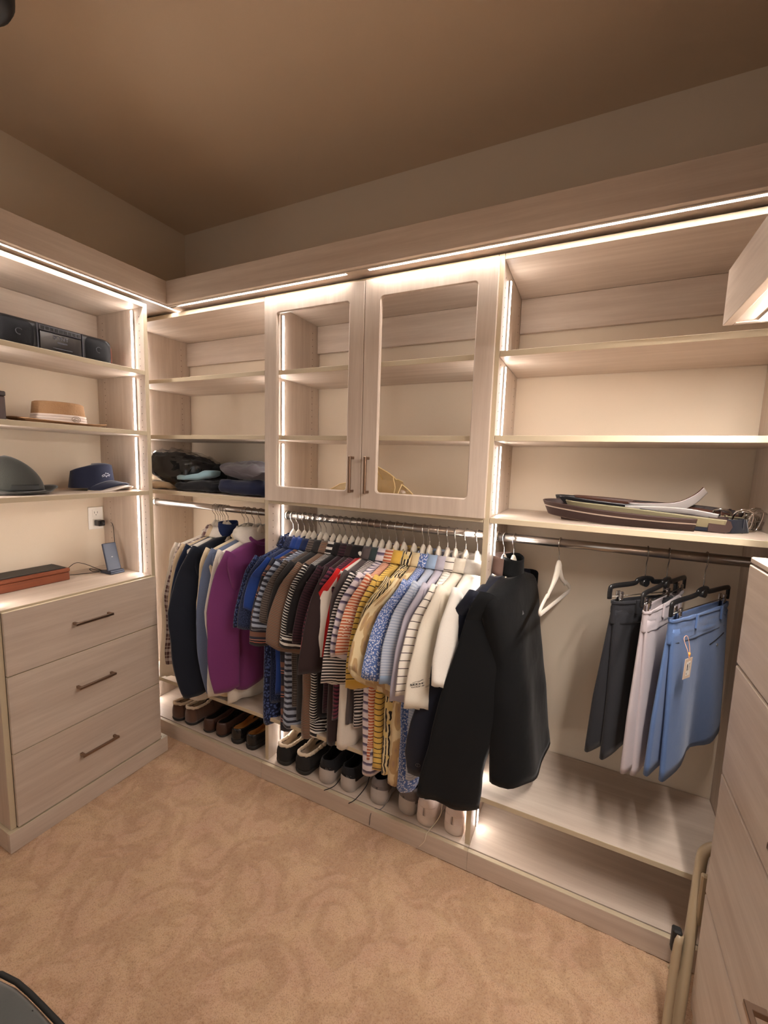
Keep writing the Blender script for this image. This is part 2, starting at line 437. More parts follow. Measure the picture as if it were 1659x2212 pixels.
def led_h(parent, y, sy, x, spans):
    for z0, z1 in spans:
        bm = BM(); box(bm, (x-.007, min(y, y+.005*sy), z0), (x+.007, max(y, y+.005*sy), z1), .0005)
        ch = obj('light_channel', bm, ALU, parent)
        bm = BM(); box(bm, (x-.0045, min(y+.005*sy, y+.0075*sy), z0+.002), (x+.0045, max(y+.005*sy, y+.0075*sy), z1-.002), .0005)
        obj('light_strip', bm, LEDS, ch)
SPL = [(.93, L3-TH-.008), (L3+.004, L2-TH-.008), (L2+.004, L1-TH-.008), (L1+.004, ZT-TH-.006)]
led_h(uL, YL1-TH, -1, .286, SPL); led_h(uL, YL0+TH, 1, .286, SPL)
bm = BM()
for y, s in ((YL1-TH, -1),):
    for x in (.06, .328):
        z = .955
        while z < 2.13:
            tube(bm, [(x, y+.0002, z), (x, y-.0004, z)], .0022, 6); z += .0305
obj('pin_holes', bm, HOLE, uL, kind='stuff')

# ---------------------------------------------------------------- lit valances round the top
VX, VY, VB_, VT_ = .409, -.442, 2.186, 2.286
vl = thing('light_valance', 'pale wood light valance above the left shelves with its lit strip underneath', 'valance', (.38, -1.6, VB_))
B('fascia', (VX-.018, -2.4, VB_), (VX, VY-.0005, VT_), WY, vl)
B('soffit', (.003, -2.4, ZT+.0115), (.3705, -.003, VB_+.012), WY, vl, bev=0)
B('soffit', (.3855, -2.4, ZT+.0115), (VX-.0185, -.4205, VB_+.012), WY, vl, bev=0)
bm = BM(); box(bm, (.371, -2.3, VB_+.004), (.385, -.345, VB_+.006), 0); box(bm, (.371, -2.3, ZT+.0116), (.3725, -.345, VB_+.0039), 0); box(bm, (.3835, -2.3, ZT+.0116), (.385, -.345, VB_+.0039), 0)
ch = obj('light_channel', bm, ALU, vl)
B('light_strip', (.3735, -2.3, VB_+.0015), (.3825, -.348, VB_+.0038), LEDM, ch, bev=0)
vb = thing('light_valance', 'pale wood light valance above the glass doors and back shelves, two lit strips underneath', 'valance', (1.7, -.42, VB_))
B('fascia', (VX-.018, VY, VB_), (2.94, VY+.018, VT_), WX, vb)
B('soffit', (VX-.0175, VY+.0185, ZT+.0115), (2.94, -.4185, VB_+.012), WX, vb, bev=0)
B('soffit', (.3858, -.4035, ZT+.0115), (2.94, -.003, VB_+.012), WX, vb, bev=0)
for xa, xb in ((.42, 1.344), (1.437, 2.93)):
    bm = BM(); box(bm, (xa, -.418, VB_+.004), (xb, -.404, VB_+.006), 0); box(bm, (xa, -.418, ZT+.0116), (xb, -.4165, VB_+.0039), 0); box(bm, (xa, -.4055, ZT+.0116), (xb, -.404, VB_+.0039), 0)
    ch = obj('light_channel', bm, ALU, vb)
    B('light_strip', (max(xa, .45), -.4155, VB_+.0015), (min(xb, 2.66), -.4065, VB_+.0038), LEDM, ch, bev=0)
B('soffit', (1.3445, -.4184, ZT+.0115), (1.4365, -.4036, VB_+.012), WX, vb, bev=0)

# ---------------------------------------------------------------- tall drawer unit on the right
uR = thing('drawer_tower', 'tall pale wood drawer unit at the right edge of the view', 'cabinet', (2.75, -.95, 0))
RX, RY1, RY0 = 2.554, -.6, -1.48
for y in (RY1-.004, RY0-.015): board('side_panel', (RX+.0135, y, .0), (2.955, y+TH, 1.2965), WZ, uR, (0, -1))
for a, b in zip((1.2965, 1.0535, .775, .444), (1.0565, .778, .447, .116)):
    bm = BM(); box(bm, (RX, RY0, b), (RX+.0125, RY1, a-.003), .0025, seg=2)
    d = obj('drawer', bm, WY, uR)
    zc = (a+b)/2-.03; yc = (RY0+RY1)/2
    bm = BM(); box(bm, (RX-.032, yc-.075, zc-.006), (RX-.022, yc+.075, zc+.006), .001)
    for y in (yc-.068, yc+.068): box(bm, (RX-.024, y-.006, zc-.006), (RX, y+.006, zc+.006), .0008)
    obj('handle', bm, NICKEL, d, label='slim satin nickel bar handle')
B('counter_top', (RX+.002, RY0-.015, 1.2965), (2.955, RY1+.004, 1.311), WY, uR, bev=.003)
B('toe_board', (RX+.016, RY0, 0), (RX+.03, RY1-.01, .112), WY, uR)
board('upper_panel', (RX+.031, RY1-.018, 1.3115), (2.955, RY1+.001, 1.853), WZ, uR, (0, -1))
board('upper_panel', (RX+.031, RY0-.015, 1.3115), (2.955, RY0+.004, 1.853), WZ, uR, (0, -1))
vr = thing('light_valance', 'short pale wood light box above the drawer unit at the right edge', 'valance', (2.6, -.9, 1.855))
B('fascia', (2.470, -2.0, 1.855), (2.490, -.5, 1.984), WY, vr)
B('end_board', (2.4905, -.518, 1.855), (2.955, -.5, 1.984), WX, vr)
B('soffit', (2.4905, -2.0, 1.857), (2.955, -.5185, 1.875), WY, vr, bev=0)
bm = BM(); box(bm, (2.53, -1.46, 1.853), (2.556, -.527, 1.8575), .0005); ch = obj('light_channel', bm, ALU, vr)
B('light_strip', (2.5335, -1.45, 1.851), (2.5525, -.529, 1.8532), LEDR, ch, bev=0)
# ---------------------------------------------------------------- hangers
RODY, RODZ = -.25, 1.24
VELVET = plain('ivory_velvet', srgb(222, 212, 196), .8, sheen=.3, bump=.2, bscale=400)
BLACKP = plain('black_plastic', srgb(26, 26, 27), .3, spec=.5)
def hook_bm(stem=.085):
    bm = BM(); P = []
    for k in range(11):
        a = math.radians(-15+215*k/10)          # open end behind, over the rod, down the front
        P.append((0, .0185*math.cos(a), .0185*math.sin(a)))
    P += [(0, -.0125, -.022), (0, -.003, -.034), (0, 0, -.046), (0, 0, -stem)]
    tube(bm, catmull(P, 3), .0016, 6); return bm
def velvet_body_bm():
    bm = BM()
    A = [(0, 0, -.078), (0, -.014, -.106), (0, -.055, -.138), (0, -.095, -.160), (0, -.102, -.167), (0, -.112, -.164), (0, -.150, -.181), (0, -.170, -.193),
         (0, -.177, -.201), (0, -.170, -.210), (0, -.158, -.211)]
    loop = catmull(A, 3)
    full = loop+[Vector((0, -.1, -.2115)), Vector((0, 0, -.212)), Vector((0, .1, -.2115))]+[Vector((p.x, -p.y, p.z)) for p in loop[::-1]]
    tube(bm, full[:-1], [.0085+(.010*math.exp(-(p.y/.05)**2) if p.z > -.19 else 0) for p in full[:-1]], 8, closed=True)
    tube(bm, [(0, 0, -.066), (0, 0, -.08), (0, 0, -.1)], [.005, .012, .018], 10)
    for v in bm.verts: v.co.x *= .5
    return bm
h0 = thing('velvet_hanger', 'x', 'hanger')
obj('hook', hook_bm(), CHROME, h0, local=True, label='bright wire hook'); obj('hanger_body', velvet_body_bm(), VELVET, h0, local=True)
hang_used = [False]
def hanger(x, rz, label, group='ivory velvet hangers on the rods'):
    r = h0
    if hang_used[0]:
        r = h0.copy(); COL.objects.link(r)
        for ch in list(h0.children):
            c = ch.copy(); COL.objects.link(c); c.parent = r
    hang_used[0] = True
    r.location = (x, RODY, RODZ); r.rotation_euler = (0, 0, math.radians(rz)); r['label'] = label; r['group'] = group
    return r

# ---------------------------------------------------------------- fabrics
def fabric(key, base, stripes=None, period=None, axis='v', rough=.88, weave=900, kind=None, c2=None, c3=None, scale=60, sheen=.25, plaid=None, wob=0):
    if key in MATS: return MATS[key]
    t = NT(key); uv = t.n('ShaderNodeUVMap'); sp = t.n('ShaderNodeSeparateXYZ'); t.l(uv.outputs[0], sp.inputs[0])
    u, v = sp.outputs[0], sp.outputs[1]
    def strp(coord, stripes, period):
        f = t.math('FRACT', t.math('MULTIPLY', coord, 1/period)); tot = sum(w for _, w in stripes); p = 0; st = []
        for c, w_ in stripes: st.append((p, c)); p += w_/tot
        return t.ramp(f, st, 'CONSTANT')
    c = base
    if stripes: c = strp(v if axis == 'v' else u, stripes, period)
    if plaid:
        a = strp(v, *plaid); b = strp(u, *plaid); c = t.mix(.5, a, b)
    tc = t.n('ShaderNodeTexCoord')
    if kind == 'dots' or kind == 'floral':
        vo = t.n('ShaderNodeTexVoronoi'); vo.voronoi_dimensions = '2D'; vo.inputs['Scale'].default_value = scale; t.l(uv.outputs[0], vo.inputs['Vector'])
        n = noise_n(t, uv.outputs[0], scale*1.7, 3, .6)
        d = t.math('ADD', vo.outputs['Distance'], t.math('MULTIPLY', t.math('SUBTRACT', n, .5), .55 if kind == 'floral' else 0))
        r = t.ramp(d, [(0, c2), (.30, c2), (.36, base)], 'LINEAR')
        if c3:
            vo2 = t.n('ShaderNodeTexVoronoi'); vo2.voronoi_dimensions = '2D'; vo2.inputs['Scale'].default_value = scale*1.9; t.l(uv.outputs[0], vo2.inputs['Vector'])
            r = t.mix(t.ramp(vo2.outputs['Distance'], [(.22, (1, 1, 1, 1)), (.3, (0, 0, 0, 1))]), r, c3)
        c = r
    if kind == 'leaf':
        n = noise_n(t, uv.outputs[0], scale, 2, .4)
        wv = t.n('ShaderNodeTexWave'); wv.inputs['Scale'].default_value = scale*.7; wv.inputs['Distortion'].default_value = 7; wv.inputs['Detail'].default_value = 2
        wv.inputs['Detail Scale'].default_value = 1.0
        t.l(uv.outputs[0], wv.inputs['Vector'])
        c = t.mix(t.ramp(wv.outputs['Fac'], [(.52, (0, 0, 0, 1)), (.58, (1, 1, 1, 1))]), base, c2)
        if c3: c = t.mix(t.ramp(n, [(.56, (0, 0, 0, 1)), (.6, (1, 1, 1, 1))]), c, c3)
    if kind == 'bigleaf':
        vo = t.n('ShaderNodeTexVoronoi'); vo.voronoi_dimensions = '2D'; vo.inputs['Scale'].default_value = scale; vo.distance = 'EUCLIDEAN'
        mp = t.n('ShaderNodeMapping'); mp.inputs['Rotation'].default_value = (0, 0, .7); mp.inputs['Scale'].default_value = (1.8, .8, 1); t.l(uv.outputs[0], mp.inputs[0]); t.l(mp.outputs[0], vo.inputs['Vector'])
        n = noise_n(t, uv.outputs[0], scale*3, 3, .6)
        c = t.ramp(t.math('ADD', vo.outputs['Distance'], t.math('MULTIPLY', n, .22)), [(.0, c3), (.30, c2), (.50, c2), (.56, base)], 'LINEAR')
    if kind == 'heather':
        mp = t.n('ShaderNodeMapping'); mp.inputs['Scale'].default_value = (900, 160, 1); t.l(uv.outputs[0], mp.inputs[0])
        c = t.mix(noise_n(t, mp.outputs[0], 1, 2, .6), base, c2)
    if isinstance(c, tuple):
        mp = t.n('ShaderNodeMapping'); mp.inputs['Scale'].default_value = (220, 220, 1); t.l(uv.outputs[0], mp.inputs[0])
        c = t.mix(noise_n(t, mp.outputs[0], 1, 3, .6), tuple(x*.86 for x in base[:3])+(1,), base)
    t.col(c); t.set(roughness=rough); t.b.inputs['Specular IOR Level'].default_value = .2
    t.b.inputs['Sheen Weight'].default_value = sheen; t.b.inputs['Sheen Roughness'].default_value = .4
    mp = t.n('ShaderNodeMapping'); mp.inputs['Scale'].default_value = (weave, weave, 1); t.l(uv.outputs[0], mp.inputs[0])
    h = t.math('ADD', noise_n(t, mp.outputs[0], 1, 2, .5), t.math('MULTIPLY', noise_n(t, tc.outputs['Object'], 22, 3, .5), 3.0))
    t.bump(h, .22, .004)
    MATS[key] = t.m; return t.m
W_ = srgb(238, 232, 222)
S = srgb
F = {}
F['offwhite'] = fabric('sweat_offwhite', S(232, 222, 206))
F['plaid'] = fabric('plaid_brown', W_, plaid=([(S(226, 214, 206), 1), (S(92, 62, 62), 1), (S(190, 170, 160), .5), (S(92, 62, 62), .6)], .052))
F['beige'] = fabric('beige_cotton', S(214, 192, 160))
F['navy1'] = fabric('navy_knit', S(30, 40, 62)); F['navy2'] = fabric('navy_fleece', S(27, 31, 42)); F['bluecol'] = fabric('navy_blue_collar', S(34, 46, 84))
F['graphite'] = fabric('graphite_knit', S(38, 42, 50))
F['cream'] = fabric('cream_jersey', S(226, 208, 176)); F['heather'] = fabric('blue_heather', S(120, 132, 158), kind='heather', c2=S(84, 96, 124))
F['white'] = fabric('white_jersey', S(236, 228, 216)); F['purple'] = fabric('purple_shirt', S(118, 54, 108), rough=.7)
F['n_floral'] = fabric('navy_floral', S(26, 34, 62), kind='floral', c2=S(72, 88, 136), scale=85)
F['n_dot'] = fabric('navy_dotted', S(32, 40, 66), kind='dots', c2=S(64, 76, 112), scale=240)
F['royal'] = fabric('royal_blue', S(36, 66, 138))
F['bold'] = fabric('bold_stripe', W_, [(S(52, 52, 62), 30), (S(128, 92, 78), 22), (S(58, 58, 70), 12), (S(214, 150, 130), 3), (S(52, 50, 58), 8), (S(200, 120, 96), 3), (S(44, 44, 52), 20)], .105)
F['greystripe'] = fabric('grey_stripe', W_, [(S(58, 60, 72), 10), (S(166, 176, 194), 12)], .0245)
F['micro'] = fabric('brown_micro', W_, [(S(74, 66, 62), 3), (S(120, 110, 104), 1)], .010)
F['char'] = fabric('charcoal_pique', S(52, 50, 50))
F['brown'] = fabric('brown_fine', W_, [(S(126, 104, 88), 3), (S(86, 68, 58), 1), (S(142, 108, 88), 2), (S(78, 64, 58), 1)], .0135)
F['bw'] = fabric('black_white', W_, [(S(36, 32, 34), 6), (S(232, 228, 220), 3)], .0118)
F['bwthick'] = fabric('black_white_thick', W_, [(S(34, 30, 32), 6), (S(232, 228, 220), 5)], .024)
F['black'] = fabric('black_pique', S(30, 26, 28)); F['maroon'] = fabric('maroon_stripe', W_, [(S(60, 34, 42), 5), (S(34, 24, 30), 3)], .012)
F['choc'] = fabric('chocolate', S(52, 38, 38))
F['burg'] = fabric('burgundy_stripe', W_, [(S(104, 48, 66), 3), (S(48, 30, 44), 4), (S(140, 66, 80), 1)], .017)
F['redwhite'] = fabric('red_white', W_, [(S(200, 36, 36), 5), (S(236, 226, 214), 5)], .11, axis='u')
F['taupe'] = fabric('taupe', S(92, 82, 82))
F['bw2'] = fabric('black_white_fine', W_, [(S(42, 38, 40), 6), (S(226, 216, 208), 5)], .0128); F['dgreen'] = fabric('dark_green', S(54, 66, 68))
F['lav'] = fabric('lavender_stripe', W_, [(S(222, 210, 212), 10), (S(94, 84, 106), 4), (S(150, 140, 160), 2)], .0335)
F['orange'] = fabric('orange_stripe', W_, [(S(228, 200, 176), 4), (S(190, 98, 66), 4)], .0125)
F['yellow'] = fabric('yellow_stripe', W_, [(S(224, 186, 98), 10), (S(52, 42, 36), 2)], .0225); F['yel'] = fabric('yellow_plain', S(226, 182, 84))
F['batik'] = fabric('batik', S(226, 206, 160), kind='leaf', c2=S(40, 34, 34), c3=S(222, 196, 130), scale=26)
F['tropic'] = fabric('tropic', S(222, 202, 160), kind='bigleaf', c2=S(188, 156, 112), c3=S(150, 120, 112), scale=14)
F['bfloral'] = fabric('blue_floral', S(90, 116, 172), kind='floral', c2=S(222, 226, 236), c3=S(70, 90, 150), scale=120)
F['geo'] = fabric('grey_geo', W_, [(S(184, 190, 202), 3), (S(156, 166, 186), 2)], .0105); F['ltblue'] = fabric('light_blue', S(158, 180, 208))
F['lgrey'] = fabric('lavender_grey', S(188, 182, 194))
F['wstripe'] = fabric('white_thin_stripe', W_, [(S(236, 228, 216), 12), (S(62, 54, 52), 1.4)], .029)
F['ivory'] = fabric('ivory_polo', S(236, 226, 208)); F['whitep'] = fabric('white_polo', S(242, 236, 226))
F['quilt'] = fabric('navy_quilt', S(22, 26, 40), rough=.6); F['blackfl'] = fabric('black_fleece', S(15, 16, 18), sheen=.12); F['taupelin'] = fabric('taupe_lining', S(120, 96, 88))

# ---------------------------------------------------------------- garments
def shz(y):                                   # shoulder ridge of a hanger
    return -.120-.046*min(1, abs(y)/.2)**1.35
def nz(p, s, seed): return noise.noise(Vector((p[0]*s+seed*7.3, p[1]*s-seed*3.1, p[2]*s+seed)))
def garment(name, label, cat, x, m, W=.208, T=.017, hem=-.90, sl='short', zo=-.53, zi=-.56, reach=.145, tw=56, collar=None, cm=None, band=None, bandm=None,
            rz=-6, seed=1, hemw=None, front=1, fold=5, group=None, hanglabel=None, open_front=False, hx=0.0, cuffw=.05, hemband=None, hb=.05, logo=None, bw=.35, q=0, sx=0.0, taper=.28, op=.8, elbow=0.0):
    rnd = random.Random(seed)
    t = thing(name, label, cat, (x, RODY, RODZ), math.radians(rz), group)
    hemw = hemw or W*.98
    ph = rnd.uniform(0, 6.28); ph2 = rnd.uniform(0, 6.28)
    def body(u, v):
        a = 2*PI*u; ca, sa = math.cos(a), math.sin(a)
        if v < .22:
            s = v/.22
            w_ = .058+(W-.058)*s; tt = .034+(T-.034)*s**.7
            y = w_*ca*(1-.0*s); z = shz(y)-.004-.035*s*abs(sa)**1.5
            if collar in ('polo', 'shirt') and s < .5: z -= .025*(1-2*s)*max(0, sa*front)
            xx = tt*(1 if sa > 0 else -1)*abs(sa)**.8
        else:
            s = (v-.22)/.78
            w_ = W+(hemw-W)*s; tt = T*(1+bw*s)
            y0 = W*ca; z0 = shz(y0)-.004-.035*abs(sa)**1.5
            y = w_*ca*(1-.03*math.sin(PI*s))
            if ca < 0 and sl: y *= 1-.27*min(1, max(0, s-.07)*3.2)
            z = z0+(hem-z0)*s
            if s > .92: z += .012*math.sin(3*a+ph)
            f = math.sin(fold*a+ph)*.5+math.sin((fold*2-1)*a+ph2+2*s)*.35
            xx = tt*(1 if sa > 0 else -1)*abs(sa)**.6+f*.010*min(1, s*1.6)
            xx += hx*s
            edge = max(0, -ca)**3                     # the near edge folds over towards the left
            xx -= .022*edge*min(1, s*2); 
        p = Vector((xx, y, z)); d = .006*min(1, v*3)
        p.x += nz(p, 9, seed)*d; p.y += nz((p[1], p[0], p[2]), 7, seed+3)*d*.8
        if q: p.x += q*(abs(math.sin(p.z*PI/.055))**.5-.7)*(1 if sa > 0 else -1)
        return p
    bm = BM()
    grid(bm, body, 36, 34, True, uvfn=lambda a, b: (a*2*(W+.03)*1.0, (b*(-hem))))
    if hemband:
        for f in bm.faces:
            if max(v.co.z for v in f.verts) < hem+hb: f.material_index = 1
    obj('body', bm, [m, hemband or m], t, local=True, solid=.0016)
    if sl:
        for sd in (-1, 1):
            lo = sl == 'long'; zt = shz(W)+.012
            L = (zt-zo)
            tws = math.radians(tw if sd < 0 else 14); e_ph = rnd.uniform(0, 6.28)
            wave = rnd.uniform(.6, 1.3)
            piv = W-.052; wd = reach*(1 if sd < 0 else .62) if reach < .2 else (reach if sd < 0 else .062)
            def outer(s):
                if lo: return Vector((piv+.052+(wd-.052)*min(1, s*(2.4 if op < .9 else 1.15))**op+.014*math.sin(4*s+e_ph)*s, zt+(zo-zt)*s))
                return Vector((piv+.052+(wd-.052)*(1-(1-s)**1.8), zt+(zo-zt)*s))
            def inner(s):
                return Vector((piv-.012+.012*s+(.012*math.sin(4*s+e_ph)*s if lo else 0)-elbow*math.sin(PI*min(1, s*1.25))**2, -.21+(zi+.21)*s))
            def slv(u, v):
                a = 2*PI*u; k = .5+.5*math.cos(a)             # 1 outer edge, 0 inner edge
                A, Bq = outer(v), inner(v)
                if lo and v > .5:                              # narrow to the cuff
                    g_ = 1-(v-.5)/.5*taper; A = Bq+(A-Bq)*g_ if abs(taper) < .9 else A
                p2 = Bq+(A-Bq)*k
                th = T*.8*(1+.3*v)*abs(math.sin(a))**.7*(1 if math.sin(a) > 0 else -1)
                o, z = p2.x, p2.y
                r = min(1, max(0, (-.13-z)/.17))
                ang = tws*r*r*(3-2*r)
                ex = -(o-piv)*math.sin(ang); ey = piv+(o-piv)*math.cos(ang)
                n_x, n_y = math.cos(ang), -math.sin(ang)
                fx = math.sin(k*6*wave+e_ph+1.5*v)*.008*min(1, v*1.5)
                if lo: fx += math.sin(v*11+k*3+e_ph)*.005
                d_ = (th+fx)
                p = Vector((ex+d_*n_x, sd*(ey+d_*n_y), z))
                p.x += sx*v*v; p.x += nz(p, 11, seed+sd)*.006*v; p.z += .004*math.sin(k*9+e_ph)*(1 if v > .97 else 0)
                if q: p.x += q*abs(math.sin(p.z*PI/.055))**.5*math.sin(a)
                return p
            bm = BM(); ln = L*1.02
            wid = abs(outer(1).x-inner(1).x)*1.1+.03
            grid(bm, slv, 22, 24 if lo else 14, True, uvfn=lambda a, b: ((.5-abs(a-.5))*2*wid, b*ln))
            if band:
                for f in bm.faces:
                    c = f.calc_center_median()
                    if c.z < min(zo, zi)+abs(zo-zi)*.5+band and c.z < zo+band+.0: f.material_index = 1
            obj('sleeve', bm, [m, bandm or m], t, local=True, solid=.0016)
    if collar:
        cm = cm or m; bm = BM()
        if collar in ('polo', 'shirt'):
            hgt = .030
            def col_(u, v):
                a = 2*PI*(u*.94+.03)+(PI/2 if front > 0 else -PI/2); ca, sa = math.cos(a), math.sin(a)
                fr = max(0, sa*front)**4
                if v < .4: s = v/.4; r, z = .050+.004*s, -.120+hgt*s+.006
                else: s = (v-.4)/.6; r, z = .054+.024*s, -.085-.050*s-.022*fr*s
                z -= .012*fr
                return Vector((r*.72*sa+front*.012*fr, r*ca*1.12, z))
            grid(bm, col_, 28, 7, False, uvfn=lambda a, b: (a*.35, b*.09))
        elif collar == 'stand':
            def col_(u, v):
                a = 2*PI*u; return Vector(((.05-.004*v)*.72*math.sin(a), (.062-.006*v)*math.cos(a), -.130+.066*v-.012*max(0, math.sin(a)*front)))
            grid(bm, col_, 26, 5, True, uvfn=lambda a, b: (a*.35, b*.06))
        elif collar == 'crew':
            def col_(u, v):
                a = 2*PI*u; b = 2*PI*v
                return Vector((.040*math.sin(a)*(1+.14*math.cos(b)), .064*math.cos(a)*(1+.13*math.cos(b)), -.120+.009*math.sin(b)-.03*max(0, math.sin(a)*front)))
            grid(bm, col_, 26, 8, True, uvfn=lambda a, b: (a*.3, b*.03))
        elif collar == 'hood':
            def col_(u, v):
                a = 2*PI*u; sa, ca = math.sin(a), math.cos(a); b = v
                r = .066+.028*math.sin(PI*b)
                return Vector((r*.75*sa-front*.02*b, r*ca*1.15, -.145+.075*b-.05*max(0, sa*front)*(1-b)+.012*nz((ca, sa, b), 3, seed)))
            grid(bm, col_, 26, 7, True, uvfn=lambda a, b: (a*.4, b*.12))
        obj('hood' if collar == 'hood' else 'collar', bm, cm, t, local=True, solid=.0024, label=None if cm == m else 'collar in a different colour from the shirt')
    if collar in ('polo', 'shirt') and front > 0:
        n = 3 if collar == 'polo' else 6; dz = .05 if collar == 'polo' else .1
        for k in range(n):
            z = -.18-k*dz; p = body(.25, .25); xx = T+.006
            bm = BM(); bmesh.ops.create_uvsphere(bm, u_segments=8, v_segments=5, radius=.0045, matrix=Matrix.Translation((xx, 0, z)))
            obj('button', bm, MATS['ivory_velvet'], t, local=True)
    hanger(x, rz, 'ivory velvet hanger under the '+' '.join(label.split(',')[0].split()[:11]))
    return t
HX1 = [0.483, 0.503, 0.519, 0.535, 0.551, 0.573, 0.681, 0.706, 0.745, 0.786]
T1 = [
 ('sweatshirt', 'off-white long-sleeved sweatshirt at the far left end of the rod', F['offwhite'], dict(sl='long', zo=-.93, zi=-.90, hem=-.86, collar='crew', T=.016, tw=62, rz=-14, hx=-.09, sx=-.13, reach=.13)),
 ('plaid_shirt', 'brown and white plaid long-sleeved shirt beside the off-white sweatshirt', F['plaid'], dict(sl='long', zo=-.80, zi=-.78, hem=-.86, collar='shirt', T=.014, tw=52, rz=-10, hx=-.05, sx=-.03, reach=.12)),
 ('shirt', 'beige long-sleeved shirt between the plaid shirt and the dark navy garments', F['beige'], dict(sl='long', zo=-.82, zi=-.80, hem=-.88, collar='shirt', T=.014, tw=46, rz=-8, hx=-.03, sx=.0, reach=.12)),
 ('sweater', 'dark navy blue sweater just right of the beige shirt', F['navy1'], dict(sl='long', zo=-.90, zi=-.86, hem=-.88, collar='crew', T=.016, tw=40, rz=-5, hx=.0, sx=.04, reach=.12)),
 ('dress_shirt', 'white shirt hidden between navy sweaters, its white tails showing below', F['white'], dict(sl=None, hem=-.95, collar='shirt', T=.016, rz=-8, hx=0, fold=4)),
 ('zip_sweatshirt', 'large blackish navy sweatshirt with a blue collar, widest dark garment on the left rod', F['navy2'], dict(sl='long', zo=-.92, zi=-.86, hem=-.90, collar='stand', cm=F['bluecol'], T=.026, tw=34, rz=-1, W=.212, reach=.15, sx=.045, elbow=.03)),
 ('sweatshirt', 'cream crew sweatshirt right of the large navy sweatshirt', F['cream'], dict(sl='long', zo=-.80, zi=-.78, hem=-.92, collar='crew', T=.016, tw=46, rz=-7, reach=.10)),
 ('heather_shirt', 'heathered grey-blue long-sleeved shirt between cream and white sweatshirts', F['heather'], dict(sl='long', zo=-.89, zi=-.86, hem=-.86, collar='crew', T=.018, tw=46, rz=-6, reach=.105)),
 ('hooded_sweatshirt', 'white hooded sweatshirt left of the purple shirt', F['white'], dict(sl='long', zo=-.88, zi=-.86, hem=-.93, collar='hood', T=.020, tw=44, rz=-5, reach=.105)),
 ('shirt', 'purple long-sleeved shirt against the left closet partition', F['purple'], dict(sl='long', zo=-.86, zi=-.82, hem=-.84, collar='crew', T=.024, tw=42, rz=-3, reach=.115, elbow=.02)),
]
for i, (x, (nm, lb, m, k)) in enumerate(zip(HX1, T1)):
    garment(nm, lb, 'sweater' if 'sweat' in nm else 'shirt', x, m, seed=20+i, group='clothes on the left rod', **k)
HX2 = [0.983, 1.013, 1.047, 1.075, 1.1, 1.138, 1.165, 1.204, 1.237, 1.266, 1.3, 1.331, 1.354, 1.385, 1.416, 1.446, 1.478, 1.512, 1.546, 1.59, 1.63, 1.656, 1.695, 1.731, 1.763, 1.803, 1.847]
P = 'polo'
